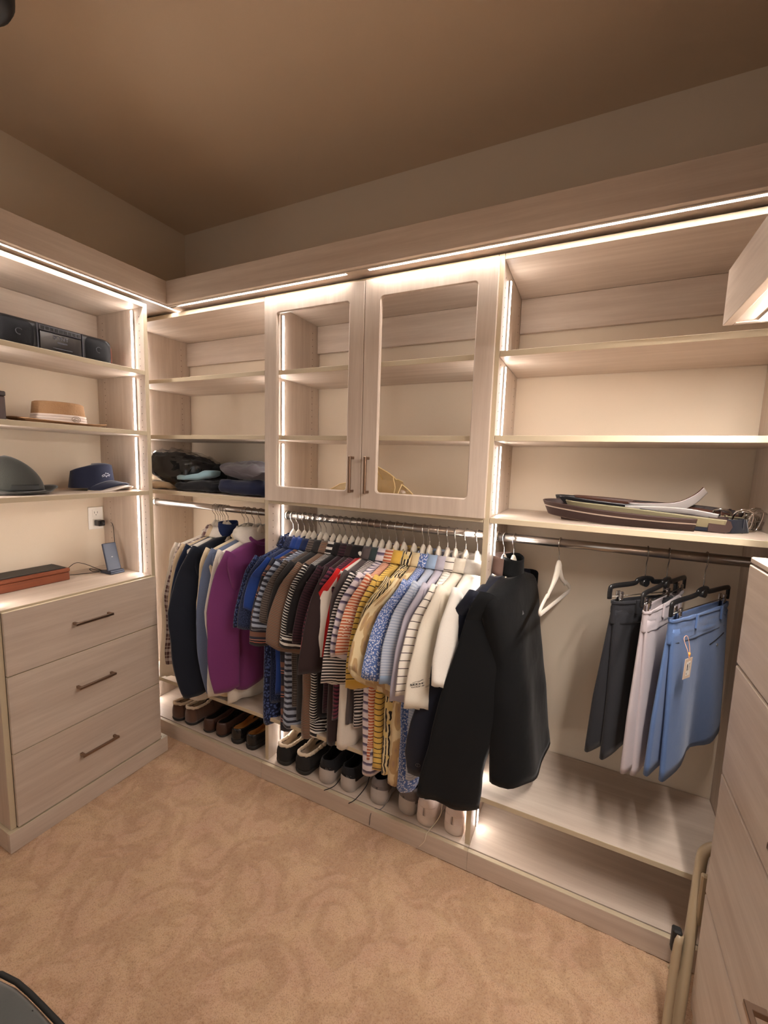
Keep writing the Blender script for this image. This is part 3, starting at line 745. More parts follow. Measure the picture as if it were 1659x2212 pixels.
T2 = [
 ('navy floral short-sleeved shirt, leftmost on the middle rod', 'n_floral', dict(zo=-.50, zi=-.50, hem=-.90, collar=P)),
 ('navy dotted polo shirt beside the navy floral shirt', 'n_dot', dict(zo=-.50, zi=-.50, hem=-.88, collar=P)),
 ('royal blue polo shirt between dotted navy and bold striped shirts', 'royal', dict(zo=-.40, zi=-.42, hem=-.84, collar=P)),
 ('dark shirt with broad grey, brown and orange stripes', 'bold', dict(zo=-.56, zi=-.56, hem=-.90, collar=P, cm='royal')),
 ('navy-collared shirt with wide light grey and charcoal stripes', 'greystripe', dict(zo=-.48, zi=-.50, hem=-.88, collar=P, cm='bluecol')),
 ('dark brown shirt with hairline stripes left of the charcoal polo', 'micro', dict(zo=-.44, zi=-.46, hem=-.86, collar=P)),
 ('plain charcoal polo shirt left of the brown striped shirt', 'char', dict(zo=-.42, zi=-.46, hem=-.92, collar=P)),
 ('brown finely striped camp shirt with a wide flaring sleeve', 'brown', dict(zo=-.52, zi=-.58, reach=.175, hem=-.90, collar='shirt', tw=58)),
 ('black and white fine-striped shirt with thick-striped cuff and collar', 'bw', dict(zo=-.52, zi=-.55, hem=-.89, collar='shirt', cm='bwthick', band=.05, bandm='bwthick', hemband='bwthick')),
 ('plain black polo shirt right of the thick-cuffed striped shirt', 'black', dict(zo=-.46, zi=-.48, hem=-.88, collar=P)),
 ('dark maroon striped polo shirt between the black and chocolate shirts', 'maroon', dict(zo=-.49, zi=-.50, hem=-.85, collar=P)),
 ('plain chocolate brown polo shirt left of the burgundy striped shirt', 'choc', dict(zo=-.60, zi=-.60, hem=-.88, collar=P, tw=40)),
 ('burgundy and navy striped polo shirt left of the red shirt', 'burg', dict(zo=-.52, zi=-.52, hem=-.86, collar=P, cm='black')),
 ('red and white colour-block shirt, the only bright red garment', 'redwhite', dict(zo=-.53, zi=-.55, hem=-.88, collar='crew', cm='whitep', reach=.17, tw=66, hemband='white', hb=.52)),
 ('plain taupe grey polo shirt right of the red and white shirt', 'taupe', dict(zo=-.38, zi=-.44, reach=.085, hem=-.87, collar=P)),
 ('black and white hairline striped polo with dark green collar', 'bw2', dict(zo=-.62, zi=-.63, hem=-.86, collar=P, cm='dgreen', reach=.15, tw=56)),
 ('lavender grey polo shirt with dark purple stripes', 'lav', dict(zo=-.50, zi=-.52, hem=-.95, collar=P, hx=.03)),
 ('orange and white striped polo shirt left of the yellow shirt', 'orange', dict(zo=-.48, zi=-.50, hem=-.90, collar=P)),
 ('yellow polo shirt with black stripes and plain yellow cuff', 'yellow', dict(zo=-.61, zi=-.62, hem=-.93, collar=P, cm='yel', band=.045, bandm='yel')),
 ('cream and black batik patterned shirt right of the yellow polo', 'batik', dict(zo=-.44, zi=-.46, hem=-.92, collar='shirt')),
 ('beige tropical leaf camp shirt with a very wide sleeve', 'tropic', dict(zo=-.50, zi=-.66, reach=.21, hem=-.95, collar='shirt', tw=58, T=.016)),
 ('blue and white floral camp shirt with a wide sleeve', 'bfloral', dict(zo=-.52, zi=-.60, reach=.175, hem=-.97, collar='shirt', tw=56)),
 ('pale grey geometric knit polo with a light blue collar', 'geo', dict(zo=-.54, zi=-.56, hem=-.90, collar=P, cm='ltblue', band=.04, bandm='ltblue')),
 ('lavender grey plain button shirt left of the pinstriped white shirt', 'lgrey', dict(zo=-.60, zi=-.62, hem=-.88, collar='shirt')),
 ('white polo shirt with thin black horizontal stripes', 'wstripe', dict(zo=-.57, zi=-.58, hem=-.92, collar=P)),
 ('ivory long polo shirt with a black embroidered emblem on the sleeve', 'ivory', dict(zo=-.60, zi=-.64, hem=-.88, collar=P, reach=.15, tw=50, T=.02, rz=-8)),
 ('bright white polo shirt, rightmost on the middle rod', 'whitep', dict(zo=-.50, zi=-.54, hem=-.84, collar=P, tw=36, T=.02, rz=-6, reach=.11)),
]
GAR = {}
HID = ('n_dot', 'royal', 'micro', 'black', 'maroon', 'burg', 'taupe', 'bw2', 'lgrey', 'whitep', 'char')
for i, (x, (lb, m, k)) in enumerate(zip(HX2, T2)):
    k = dict(k)
    for a in ('cm', 'bandm', 'hemband'):
        if a in k: k[a] = F[k[a]]
    g = i/26; k.setdefault('rz', -11+8*g); k.setdefault('T', .014); k['tw'] = k.get('tw', 58)-20*g
    if m in HID: k['hem'] += .03; k['bw'] = 0
    else: k['hem'] -= .065; k['bw'] = 1.7 if m in ('lav', 'brown', 'redwhite', 'greystripe', 'tropic') else 1.1
    GAR[m] = garment('polo_shirt' if k.get('collar') == P else 'short_sleeved_shirt', lb, 'shirt', x, F[m], seed=60+i, group='shirts on the middle rod', **k)
# jackets on the right rod
QJ = garment('quilted_jacket', 'quilted navy jacket with taupe lining behind the black fleece jacket', 'jacket', 1.947, F['quilt'], W=.215, T=.030, hem=-.72, sl='long', zo=-.90, zi=-.88, reach=.235, taper=.1, sx=-.03, op=.95,
        collar='stand', cm=F['taupelin'], tw=58, rz=-16, seed=120, q=.004, hx=-.03, group='jackets on the right rod')
FLJ = garment('fleece_jacket', 'large black fleece jacket with a small chest emblem, nearest on the right rod', 'jacket', 1.981, F['blackfl'], W=.214, T=.048, hem=-.85, sl='long', zo=-.91, zi=-.985, reach=.205, taper=.08, sx=-.015, op=.95, elbow=.06,
        collar='stand', tw=52, rz=-12, seed=121, hx=.085, fold=3, group='jackets on the right rod')
hanger(2.135, -12, 'empty ivory velvet hanger alone on the right rod')
# ---------------------------------------------------------------- lettering and marks laid on surfaces
from mathutils.bvhtree import BVHTree
def text_bm(body, size, depth=0.0004, bold=0):
    c = bpy.data.curves.new('lettering', 'FONT'); c.body = body; c.size = size; c.align_x = 'CENTER'; c.align_y = 'CENTER'; c.extrude = depth; c.offset = bold; c.resolution_u = 3
    o = bpy.data.objects.new('lettering', c); COL.objects.link(o)
    dg = bpy.context.evaluated_depsgraph_get(); me = bpy.data.meshes.new_from_object(o.evaluated_get(dg))
    bm = BM(); bm.from_mesh(me); bpy.data.objects.remove(o); bpy.data.curves.remove(c); bpy.data.meshes.remove(me)
    return bm
def place(bm, origin, xd, yd):
    """map the x,y of flat marks to the directions xd, yd at origin (z along the normal)"""
    xd = Vector(xd).normalized(); yd = Vector(yd); yd = (yd-xd*yd.dot(xd)).normalized(); n = xd.cross(yd)
    for v in bm.verts: v.co = Vector(origin)+xd*v.co.x+yd*v.co.y+n*v.co.z
    return bm
def drape(bm, target, d, off=.0018):
    """push marks along d until they lie on the surface of target (world space)"""
    bpy.context.view_layer.update()
    mw = target.matrix_world; t = BM(); t.from_mesh(target.data); t.transform(mw); tree = BVHTree.FromBMesh(t); d = Vector(d).normalized()
    for v in bm.verts:
        h = tree.ray_cast(v.co-d*.15, d)
        if h[0] is not None: v.co = h[0]-d*(off+.0)
    t.free(); return bm
def to_local(bm, root):
    bpy.context.view_layer.update(); bm.transform(root.matrix_world.inverted()); return bm
def squiggle(bm, s, r=.0008):
    """small ridge-line emblem, about 1 unit wide, scaled by s"""
    for L in ([(-.5, -.1), (-.3, .05), (-.2, 0), (-.05, .25), (.1, .08), (.2, .2), (.32, .05), (.5, -.02)], [(-.45, -.2), (-.2, -.08), (0, -.12), (.2, -.06), (.42, -.12)], [(-.3, -.28), (0, -.2), (.3, -.26)]):
        tube(bm, [(a*s, b*s, 0) for a, b in L], r, 5)
    return bm
INK = plain('black_thread', S(30, 28, 30), .8); WTHREAD = plain('white_thread', S(220, 220, 226), .8); GREYT = plain('grey_thread', S(120, 118, 120), .7)
sl = [c for c in GAR['ivory'].children if c.name.startswith('sleeve')][0]
bm = text_bm('SEDONA', .021, bold=.0004); bmesh.ops.translate(bm, vec=(0, .006, 0), verts=bm.verts)
b2 = text_bm('GOLF-RESORT', .012, bold=.0003); me_ = bpy.data.meshes.new('tmp'); b2.transform(Matrix.Translation((0, -.013, 0))); b2.to_mesh(me_); bm.from_mesh(me_); b2.free()
for L in ([(-.032, .020), (-.02, .026), (-.008, .024), (0, .036), (.01, .025), (.022, .027), (.032, .020)], [(-.014, .026), (0, .029), (.014, .026)]): tube(bm, [(a, b, 0) for a, b in L], .0012, 5)
bpy.context.view_layer.update()
sv = [sl.matrix_world @ v.co for v in sl.data.vertices]; zt_ = .725
near = [p for p in sv if abs(p.z-zt_) < .03]; pc = sum(near, Vector())/len(near); pc.z = zt_
bmesh.ops.scale(bm, vec=(.45, .5, 1), verts=bm.verts); xdir = Vector((.86, -.3, .08)); place(bm, pc+Vector((-.006, -.03, 0)), xdir, (0, 0, 1)); drape(bm, sl, (.45, .9, 0), .005); to_local(bm, GAR['ivory'])
obj('embroidery', bm, INK, sl, local=True, label='black embroidered resort emblem')

bd = [c for c in FLJ.children if c.name.startswith('body')][0]
bm = BM(); V_ = [bm.verts.new((a, b, 0)) for a, b in ((-.008, -.006), (.008, -.006), (0, .009))]; bm.faces.new(V_); bmesh.ops.subdivide_edges(bm, edges=bm.edges, cuts=2)
place(bm, (2.05, -.30, .985), (0, 1, 0), (0, 0, 1)); drape(bm, bd, (-1, 0, 0)); to_local(bm, FLJ); obj('chest_emblem', bm, GREYT, bd, local=True, label='small grey triangular chest emblem')
sq = [c for c in QJ.children if c.name.startswith('sleeve')][0]; bpy.context.view_layer.update()
lo_ = [sq.matrix_world @ v.co for v in sq.data.vertices]; zm = min(p.z for p in lo_)+.05; nr = [p for p in lo_ if abs(p.z-zm) < .02]; yc_ = min(nr, key=lambda p: p.x)
bm = BM(); tube(bm, [(.007*math.cos(a/16*2*PI), .007*math.sin(a/16*2*PI), 0) for a in range(16)], .0008, 5, closed=True); tube(bm, [(0, -.005, 0), (0, .005, 0)], .0008, 5)
place(bm, (yc_.x+.035, yc_.y-.05, zm), (.9, -.3, 0), (0, 0, 1)); drape(bm, sq, (.3, 1, 0)); to_local(bm, QJ); obj('cuff_emblem', bm, GREYT, sq, local=True, label='small grey round cuff emblem')

# ---------------------------------------------------------------- shorts on clip hangers
CLIPW = plain('clip_wire', S(150, 146, 140), .25, 1)
def clip_hanger(x, yaw, zb, hl, label):
    t = thing('clip_hanger', label, 'hanger', (x, RODY, RODZ), math.radians(yaw), 'black clip hangers on the right rod')
    bm = hook_bm(-zb-.02); bmesh.ops.rotate(bm, verts=bm.verts, cent=(0, 0, 0), matrix=Matrix.Rotation(math.radians(-yaw), 3, 'Z')); obj('hook', bm, CLIPW, t, local=True)
    bm = BM(); A = [(-hl, 0, zb-.040), (-hl, 0, zb-.012), (-hl+.012, 0, zb), (-.045, 0, zb+.004), (-.028, 0, zb+.014), (0, 0, zb+.018), (.028, 0, zb+.014), (.045, 0, zb+.004), (hl-.012, 0, zb), (hl, 0, zb-.012), (hl, 0, zb-.040)]
    tube(bm, catmull(A, 4), .0085, 8)
    for v in bm.verts: v.co.y *= .6
    tube(bm, [(0, -.008, zb+.004), (0, .008, zb+.004)], .013, 14)
    obj('hanger_bar', bm, BLACKP, t, local=True)
    bm = BM(); tube(bm, [(-hl+.004, 0, zb-.034), (hl-.004, 0, zb-.034)], .0016, 8); obj('cross_wire', bm, CLIPW, t, local=True)
    for s in (-1, 1):
        bm = BM(); cx = s*(hl-.04)
        for y in (-.006, .006): box(bm, (cx-.0075, y-.002, zb-.072), (cx+.0075, y+.002, zb-.018), .001)
        for k in range(5): tube(bm, [(cx-.0075, -.0085, zb-.022-k*.005), (cx+.0075, -.0085, zb-.022-k*.005)], .0013, 5)
        obj('clip', bm, CHROME, t, local=True, label='ribbed chrome clip')
    return t
def shorts(x, yaw, zb, hl, m, label, seed, L=.50, ww=.135, hw=.150, legdx=-.022, tagit=False, rise=.055, skew=0):
    t = thing('shorts', label, 'shorts', (x, RODY, RODZ), math.radians(yaw), 'shorts on the clip hangers')
    zt = zb-.048; zc = zt-rise; zh = zt-L; rnd = random.Random(seed)
    def top(u, v):
        a = 2*PI*u; ca, sa = math.cos(a), math.sin(a); wv = ww+(hw-ww)*v*rise/L
        th = .014+.002*v
        z = zt+(zc-zt-.02)*v+skew*ca*(1-v)
        if v > .85: z += .0
        x_ = wv*ca; y_ = th*(1 if sa > 0 else -1)*abs(sa)**.6
        return Vector((x_, y_+.004*nz((x_, v, sa), 9, seed), z))
    bm = BM(); grid(bm, top, 40, 14, True, uvfn=lambda a, b: (a*.6, b*rise)); obj('seat_panel', bm, m, t, local=True, solid=.0016)
    def wb(u, v):
        p = top(u, .13*v); p.y *= 1.18; p.x *= 1.012; return p
    bm = BM(); grid(bm, wb, 40, 3, True, uvfn=lambda a, b: (a*.6, b*.03)); obj('waistband', bm, m, t, local=True, solid=.002)
    for k, (dy, dx, dz) in enumerate(((-.013, .012, 0), (.013, legdx, .012))):
        def leg(u, v):
            a = 2*PI*u; ca, sa = math.cos(a), math.sin(a)
            s = v; z = zt-.03+(zh+dz-(zt-.03))*s; wv = (ww-.004)+(hw-ww+.004)*s
            f = .012*math.sin(3.2*ca+seed+k)*s+.006*math.sin(7*ca+seed)*s
            x_ = wv*ca+dx*min(1, s*1.6); th = .008+.007*s
            if s > .97: z += .008*math.sin(4*ca+seed)
            return Vector((x_, dy*(.35+.5*s)+f*.8+th*(1 if sa > 0 else -1)*abs(sa)**.6, z-.03*s*max(0, -ca)**2+.02*s*max(0, ca)**2))
        bm = BM(); grid(bm, leg, 36, 18, True, uvfn=lambda a, b: (a*.6, b*L)); obj('leg', bm, m, t, local=True, solid=.0016)
    for cx in (-ww*.35, ww*.55):
        bm = BM(); box(bm, (cx-.005, -.022, zt-.042), (cx+.005, -.0165, zt+.002), .001); obj('belt_loop', bm, m, t, local=True)
    lg = [c for c in t.children if c.name.startswith('leg')][0]; tt = BM(); tt.from_mesh(lg.data); tree = BVHTree.FromBMesh(tt); tt.free()
    def front(x_, z_): h = tree.ray_cast(Vector((x_, -.3, z_)), Vector((0, 1, 0))); return (h[0].y if h[0] is not None else -.02)-.0016
    bm = BM(); tube(bm, [(x_, front(x_, z_), z_) for x_, z_ in [(ww*(.28+.06*k), zt-.118+.0022*k) for k in range(10)]], .0013, 5); obj('pocket_welt', bm, INK, t, local=True)
    bm = BM(); y_ = front(ww*.55, zt-.128); tube(bm, [(ww*.55, y_+.001, zt-.128), (ww*.55, y_-.0015, zt-.128)], .005, 12); obj('button', bm, GREYT, t, local=True)
    if tagit:
        CARD = plain('card_tag', S(214, 190, 168), .7); LAB = plain('paper_label', S(232, 224, 214), .7); ORG = plain('orange_bead', S(226, 150, 52), .5)
        cx, cz, y = -ww+.012, zt-.128, -.052
        bm = BM(); box(bm, (cx-.0215, y, cz-.030), (cx+.0215, y+.001, cz+.030), .0004)
        bmesh.ops.rotate(bm, verts=bm.verts, cent=(cx, y, cz), matrix=Matrix.Rotation(.06, 3, 'Y')); tg = obj('swing_tag', bm, CARD, t, local=True, label='beige card swing tag with a barcode label')
        bm = BM(); box(bm, (cx-.010, y-.0006, cz-.021), (cx+.012, y-.0001, cz+.019), 0); obj('barcode_label', bm, LAB, tg, local=True)
        bm = BM(); z = cz+.013; rr = random.Random(3)
        while z > cz-.005:
            h = rr.choice((.0006, .001, .0015)); box(bm, (cx-.0075, y-.0009, z-h), (cx-.0015, y-.0006, z), 0); z -= h+rr.choice((.0006, .001))
        for q_ in range(5): box(bm, (cx+.003, y-.0009, cz+.012-q_*.0042), (cx+.003+rr.uniform(.003, .007), y-.0006, cz+.0132-q_*.0042), 0)
        box(bm, (cx-.008, y-.0009, cz-.016), (cx-.005, y-.0006, cz-.0135), 0)
        obj('barcode', bm, INK, tg, local=True)
        bm = BM(); tube(bm, catmull([(cx+.001, y, cz+.028), (cx-.002, y+.004, cz+.05), (cx+.006, y+.02, cz+.078), (cx+.016, y+.016, cz+.085), (cx+.013, y+.006, cz+.055), (cx+.003, y, cz+.03)], 4), .0009, 6); obj('tag_cord', bm, plain('cord_pink', S(214, 160, 130), .6), t, local=True)
        bm = BM(); tube(bm, [(cx+.005, y+.002, cz+.034), (cx+.008, y+.003, cz+.044)], .0028, 8); obj('bead', bm, ORG, t, local=True)
    return t
M_CH = fabric('shorts_charcoal', S(44, 44, 48)); M_LI = fabric('shorts_lilac', S(196, 184, 186)); M_BL = fabric('shorts_blue', S(94, 120, 166), rough=.7)
clip_hanger(2.395, 44, -.105, .14, 'black clip hanger holding the charcoal shorts'); shorts(2.395, 44, -.105, .14, M_CH, 'charcoal grey shorts, leftmost of the three pairs', 3, L=.50, ww=.125, hw=.135)
clip_hanger(2.453, 64, -.10, .175, 'black clip hanger holding the pale lilac shorts'); shorts(2.453, 64, -.10, .175, M_LI, 'pale lilac grey shorts between the charcoal and blue pairs', 5, L=.52, ww=.15, hw=.15, skew=.01)
clip_hanger(2.55, 57, -.115, .185, 'black clip hanger holding the blue shorts'); shorts(2.55, 57, -.115, .185, M_BL, 'sky blue shorts with a beige swing tag', 8, L=.465, ww=.185, hw=.185, tagit=True)

# ---------------------------------------------------------------- shoes on the low deck
def shoe(name, label, x, y, rz, up, sole, lin, L=.28, H=.075, wd=.045, z0=.012, group=None, style='slip', trim=None, cup=None, heel=0, lace=None, laceend=None, mark=None, toe=.9, op=.52, rim=.8, backlow=0):
    t = thing(name, label, 'shoe', (x, y, ZB+.0005), math.radians(rz), group)
    def hw(s):
        a = .80-.06*math.sin(PI*min(1, s/.5)) if s < .5 else .80
        b = wd*(a+(.22*math.sin(PI*min(1, max(0, (s-.3)/.62)))))
        if s < .11: b *= math.sqrt(max(0, 1-((.11-s)/.11)**2))
        if s > .82: b *= max(.03, 1-((s-.82)/.18)**2.4)**toe
        return max(b, .0004)
    def ht(s):
        h = H*(1-.16*math.sin(PI*min(1, s/.45))) if s < .45 else H*(1-(s-.45)*1.05)
        if backlow and s < .25: h *= 1-backlow*(1-s/.25)
        if s > .86: h *= max(.18, 1-((s-.86)/.14)**2*.75)
        return h
    def ow(s):
        if s < .13: return rim*(s/.13)**.4
        if s < op-.14: return rim
        if s < op: return rim*math.sqrt(max(0, 1-((s-op+.14)/.14)**2))
        return 0
    def half(sg, k_=1.0, dz=0.0):
        def f(u, v):
            k = u; v = v**1.6; b = hw(v)*k_; o = ow(v)
            if style == 'dress': bulge = 1+.05*math.sin(PI*k)
            else: bulge = 1+.08*math.sin(PI*k)
            if o > .02 or v < .2: xx = b*((1-(1-o)*k**2.5))*bulge
            else: xx = b*math.cos(k*PI/2)**.62 if k < 1 else 0
            z = z0+dz+ht(v)*k_*(math.sin(k*PI/2)**.85 if (o < .02 and v > .2) else k)
            return Vector((sg*xx, L*v, z+.0))
        return f
    bm = BM()
    for sg in (-1, 1): grid(bm, half(sg), 8, 34)
    bmesh.ops.remove_doubles(bm, verts=bm.verts, dist=.0012)
    obj('upper', bm, up, t, local=True, solid=.003)
    bm = BM()
    def tab(u, v):
        tt_ = 2*u-1; sg = 1 if tt_ > 0 else -1; p = half(sg)((.62+.38*v) if cup else (.02+.98*v), (abs(tt_)*.11)**(1/1.6))
        if abs(tt_) < .02: p.x = 0
        return Vector((p.x*1.05, L*.1+(p.y-L*.1)*1.03-.001, p.z+.001))
    grid(bm, tab, 16, 8); obj('heel_tab', bm, up, t, local=True, solid=.002)
    bm = BM()
    def ins(u, v): s = .02+.7*v; return Vector(((2*u-1)*hw(s)*.93, L*s, z0+.010+.004*abs(2*u-1)))
    grid(bm, ins, 6, 14)
    for sg in (-1, 1):
        def li(u, v, sg=sg):
            p = half(sg, .92)(u, (.035+v*(op-.045))**(1/1.6)); p.z -= .001; return p
        grid(bm, li, 6, 16)
    obj('lining', bm, lin, t, local=True)
    bm = BM(); N = 30; out = []
    ss = [(i/N)**1.6 for i in range(N+1)]
    pts = [(hw(s)*1.05+.001, L*(s*1.012-.006)) for s in ss]; loop = pts+[(-a, b) for a, b in pts[::-1]]
    def topz(yv):
        s = yv/L
        if cup: return z0+cup*(max(0, 1-s*2.3)**1.2)+cup*.38
        return z0+.002
    rows = [(.93, 0), (1.0, .004), (1.03, .5), (1.0, 1.0)]
    R = []
    for sc, h in rows:
        R.append([bm.verts.new((a*sc, L/2+(b-L/2)*(1+(sc-1)*.35), (h if h < .01 else topz(b)*h))) for a, b in loop])
    n_ = len(loop)
    for i in range(3):
        for k in range(n_):
            f = bm.faces.new((R[i][k], R[i][(k+1) % n_], R[i+1][(k+1) % n_], R[i+1][k])); f.smooth = True
    bm.faces.new(R[0][::-1]); 
    if not cup: bm.faces.new(R[3])
    obj('sole', bm, sole, t, local=True)
    if heel:
        bm = BM(); hp = [(hw(s)*1.04, L*s) for s in [i/10*.27 for i in range(11)]]; lp = hp+[(-a, b) for a, b in hp[::-1]]
        A = [bm.verts.new((a, b, 0)) for a, b in lp]; B2 = [bm.verts.new((a*1.02, b, z0+.001)) for a, b in lp]
        for k in range(len(lp)): bm.faces.new((A[k], A[(k+1) % len(lp)], B2[(k+1) % len(lp)], B2[k]))
        bm.faces.new(A[::-1]); obj('heel_block', bm, sole, t, local=True)
    if trim:
        bm = BM(); P = []
        for sg in (-1, 1):
            Q = [half(sg)(1, s**(1/1.6)) for s in [.02+(op-.03)*i/16 for i in range(17)]]; P += Q if sg < 0 else Q[::-1]
        P = [p+Vector((.003*nz(p, 90, 2), .003*nz(p, 80, 4), .004+.005*nz(p, 70, 6))) for p in catmull(P, 2, True)]
        tube(bm, P, [.008+.003*nz(p, 120, 1) for p in P], 7, closed=True); obj('fleece_trim', bm, trim, t, local=True)
    if style == 'lace':
        bm = BM()
        for k in range(5):
            s = op+.02+k*.055; b = hw(s)*.45; z = z0+ht(s)*1.02
            tube(bm, catmull([(-b, L*s, z-.004), (0, L*(s+.01), z+.005), (b, L*(s+.02), z-.004)], 4), .0025, 6)
            tube(bm, catmull([(b, L*s, z-.004), (0, L*(s+.01), z+.006), (-b, L*(s+.02), z-.004)], 4), .0025, 6)
        if laceend: tube(bm, catmull(laceend, 6), .0018, 6)
        obj('laces', bm, lace, t, local=True)
        bm = BM(); grid(bm, lambda u, v: Vector(((2*u-1)*.024, L*(op-.06-.02*v), z0+H*.62+.045*v)), 5, 4); obj('tongue', bm, up, t, local=True, solid=.005)
    if mark:
        bm = text_bm(mark, .022, .0003); place(bm, (wd*.55, -.01, z0+.042+cup*.3), (.0, .25, 1), (-.9, -.35, 0)); 
        up_o = [c for c in t.children if c.name.startswith('upper')][0]
        tt = BM(); tt.from_mesh(up_o.data); tree = BVHTree.FromBMesh(tt); d = Vector((-.45, .9, 0)).normalized()
        for v in bm.verts:
            h = tree.ray_cast(v.co-d*.1, d)
            if h[0] is not None: v.co = h[0]-d*.0026
        tt.free(); obj('heel_mark', bm, GREYT, up_o, local=True)
    return t
SUEDE = plain('brown_suede', S(92, 62, 46), .9, bump=.3, bscale=300, sheen=.3); LOAF = plain('brown_leather', S(72, 46, 36), .45, bump=.1); BLKL = plain('black_leather', S(20, 20, 22), .22, spec=.6)
RUB = plain('dark_rubber', S(36, 32, 30), .7); FLE = plain('fleece_lining', S(224, 204, 178), .95, bump=.8, bscale=260, sheen=.4); TAN = plain('tan_insole', S(206, 148, 84), .55); BLKF = plain('black_suede', S(30, 28, 28), .9, bump=.3, bscale=300)
KNIT = plain('black_knit', S(24, 25, 30), .85, bump=.4, bscale=500); MID = plain('grey_midsole', S(186, 178, 172), .6, bump=.1, var=.08, bscale=60); GKN = plain('grey_knit', S(120, 112, 110), .85, bump=.4, bscale=500)
WLE = plain('white_leather', S(222, 206, 198), .5, bump=.1, bscale=120); DKL = plain('dark_lining', S(26, 22, 22), .9); WSO = plain('white_sole', S(214, 198, 186), .6); OFFL = plain('offwhite_lace', S(220, 206, 184), .8)
g1 = 'pairs of shoes on the left deck'; g2 = 'pairs of shoes on the middle deck'
for k, (x, y) in enumerate(((.297, -.378), (.388, -.372))):
    shoe('slipper', ('left' if k == 0 else 'right')+' brown suede slipper with pale fleece lining, in the back left corner', x, y, -6, SUEDE, RUB, FLE, H=.078, z0=.014, trim=FLE, group=g1, op=.5, wd=.05)
for k, (x, y) in enumerate(((.522, -.372), (.607, -.366))):
    shoe('loafer', ('left' if k == 0 else 'right')+' plain dark brown loafer between slippers and black dress shoes', x, y, -6, LOAF, RUB, DKL, H=.066, z0=.010, group=g1, wd=.042, op=.58)
for k, (x, y) in enumerate(((.712, -.368), (.805, -.366))):
    shoe('dress_shoe', ('left' if k == 0 else 'right')+' shiny black dress shoe with a tan insole', x, y, -8 if k == 0 else -14, BLKL, RUB, TAN, H=.058, z0=.022, heel=1, group=g1, style='dress', wd=.043, op=.56, rim=.86)
for k, (x, y) in enumerate(((1.012, -.375), (1.128, -.382))):
    shoe('slipper', ('left' if k == 0 else 'right')+' black suede slipper with cream fleece lining, by the left partition', x, y, -10, BLKF, RUB, FLE, H=.072, z0=.02, trim=FLE, group=g2, op=.55, wd=.052)
for k, (x, y) in enumerate(((1.256, -.378), (1.36, -.372))):
    shoe('sneaker', ('left' if k == 0 else 'right')+' black knit sneaker with pale grey midsole', x, y, -4 if k == 0 else -12, KNIT, MID, DKL, H=.092, z0=.022, cup=.034, group=g2, style='lace', lace=KNIT,
         laceend=[(.02, .14, .1), (.06, .08, .05), (.055, .02, .006), (.03, -.035, .004)] if k == 0 else [(.03, .14, .1), (.075, .07, .04), (.07, .0, .004), (.062, -.04, .003)], mark='FJ', wd=.046)
for k, (x, y) in enumerate(((1.517, -.372), (1.632, -.362))):
    shoe('sneaker', ('left' if k == 0 else 'right')+' grey knit sneaker with pale midsole and black lining', x, y, 2 if k == 0 else -16, GKN, MID, DKL, H=.092, z0=.022, cup=.034, group=g2, style='lace', lace=GKN,
         laceend=[(.02, .12, .1), (.05, .05, .05), (.03, -.01, .004), (.0, -.022, -.002), (-.01, -.0345, -.02), (-.015, -.0355, -.07)] if k == 0 else None, mark='FJ', wd=.047)
for k, (x, y) in enumerate(((1.727, -.380), (1.838, -.368))):
    shoe('sneaker', ('left' if k == 0 else 'right')+' white leather sneaker with brown rubber edge, beside the right partition', x, y, -3, WLE, RUB if False else WSO, DKL, H=.098, z0=.018, cup=.02, group=g2, style='lace', lace=OFFL,
         laceend=[(.02, .12, .1), (.055, .05, .05), (.03, -.012, .005), (.024, -.024, -.002), (.02, -.033, -.03), (.0, -.035, -.06)] if k == 0 else None, wd=.046, mark=None)

# ---------------------------------------------------------------- left shelves: radio, hats, box, charger, outlet
PB = plain('radio_black', S(15, 15, 17), .4, spec=.4, bump=.06, bscale=700); PG = plain('radio_grey', S(70, 70, 76), .32, .5); PD = plain('radio_display', S(14, 14, 18), .12, spec=.6); RED = plain('radio_painted_reflection', S(112, 54, 44), .3); GR = plain('speaker_cloth', S(20, 20, 23), .6, spec=.12, bump=.5, bscale=900)
t = thing('portable_radio', 'black portable CD radio with two speakers, on the top left shelf', 'radio', (.17, -.81, L1+.0005))
x0, x1, ya_, yb_, z0_, z1_ = .075, .262, -1.02, -.60, L1+.001, L1+.122
bm = BM()
def rb(u, v):
    a = 2*PI*u; n = 5.0; c, s = math.cos(a), math.sin(a); r = (abs(c)**n+abs(s)**n)**(-1/n)
    yy = ya_+(yb_-ya_)*v; e = min(1, min(v, 1-v)/.09); sc = .72+.28*math.sqrt(max(0, 1-(1-e)**2))
    return Vector(((x0+x1)/2+(x1-x0)/2*r*c*sc, yy, (z0_+z1_)/2+(z1_-z0_)/2*r*s*(sc if s > 0 else 1-.0*(1-sc))))
V = grid(bm, rb, 40, 40, True); bm.faces.new(V[0][::-1]); bm.faces.new(V[-1])
obj('radio_body', bm, PB, t)
for c, sgn in ((-.955, -1), (-.672, 1)):
    bm = BM()
    def spk(u, v, c=c):
        a, b = 2*u-1, 2*v-1; r = 1-.5*(abs(a)**6+abs(b)**6)
        return Vector((x1-.010+.018*max(0, (1-a**4))*max(0, 1-b**4)**.8, c+a*.062*(1-.10*b**4), (z0_+z1_)/2-.002+b*.052*(1-.24*abs(a)**5)))
    grid(bm, spk, 18, 18); s_ = obj('speaker', bm, GR, t, label='domed speaker grille')
    bm = BM(); tube(bm, [(x1+.0105, c+.011*math.cos(a/12*2*PI*.7+.6), (z0_+z1_)/2+.011*math.sin(a/12*2*PI*.7+.6)) for a in range(13)], .0012, 6); obj('emblem', bm, PG, s_)
for y in (-.733, -.893):
    B('chrome_trim', (x1-.004, y-.002, z0_+.006), (x1+.006, y+.002, z1_-.010), PG, t)
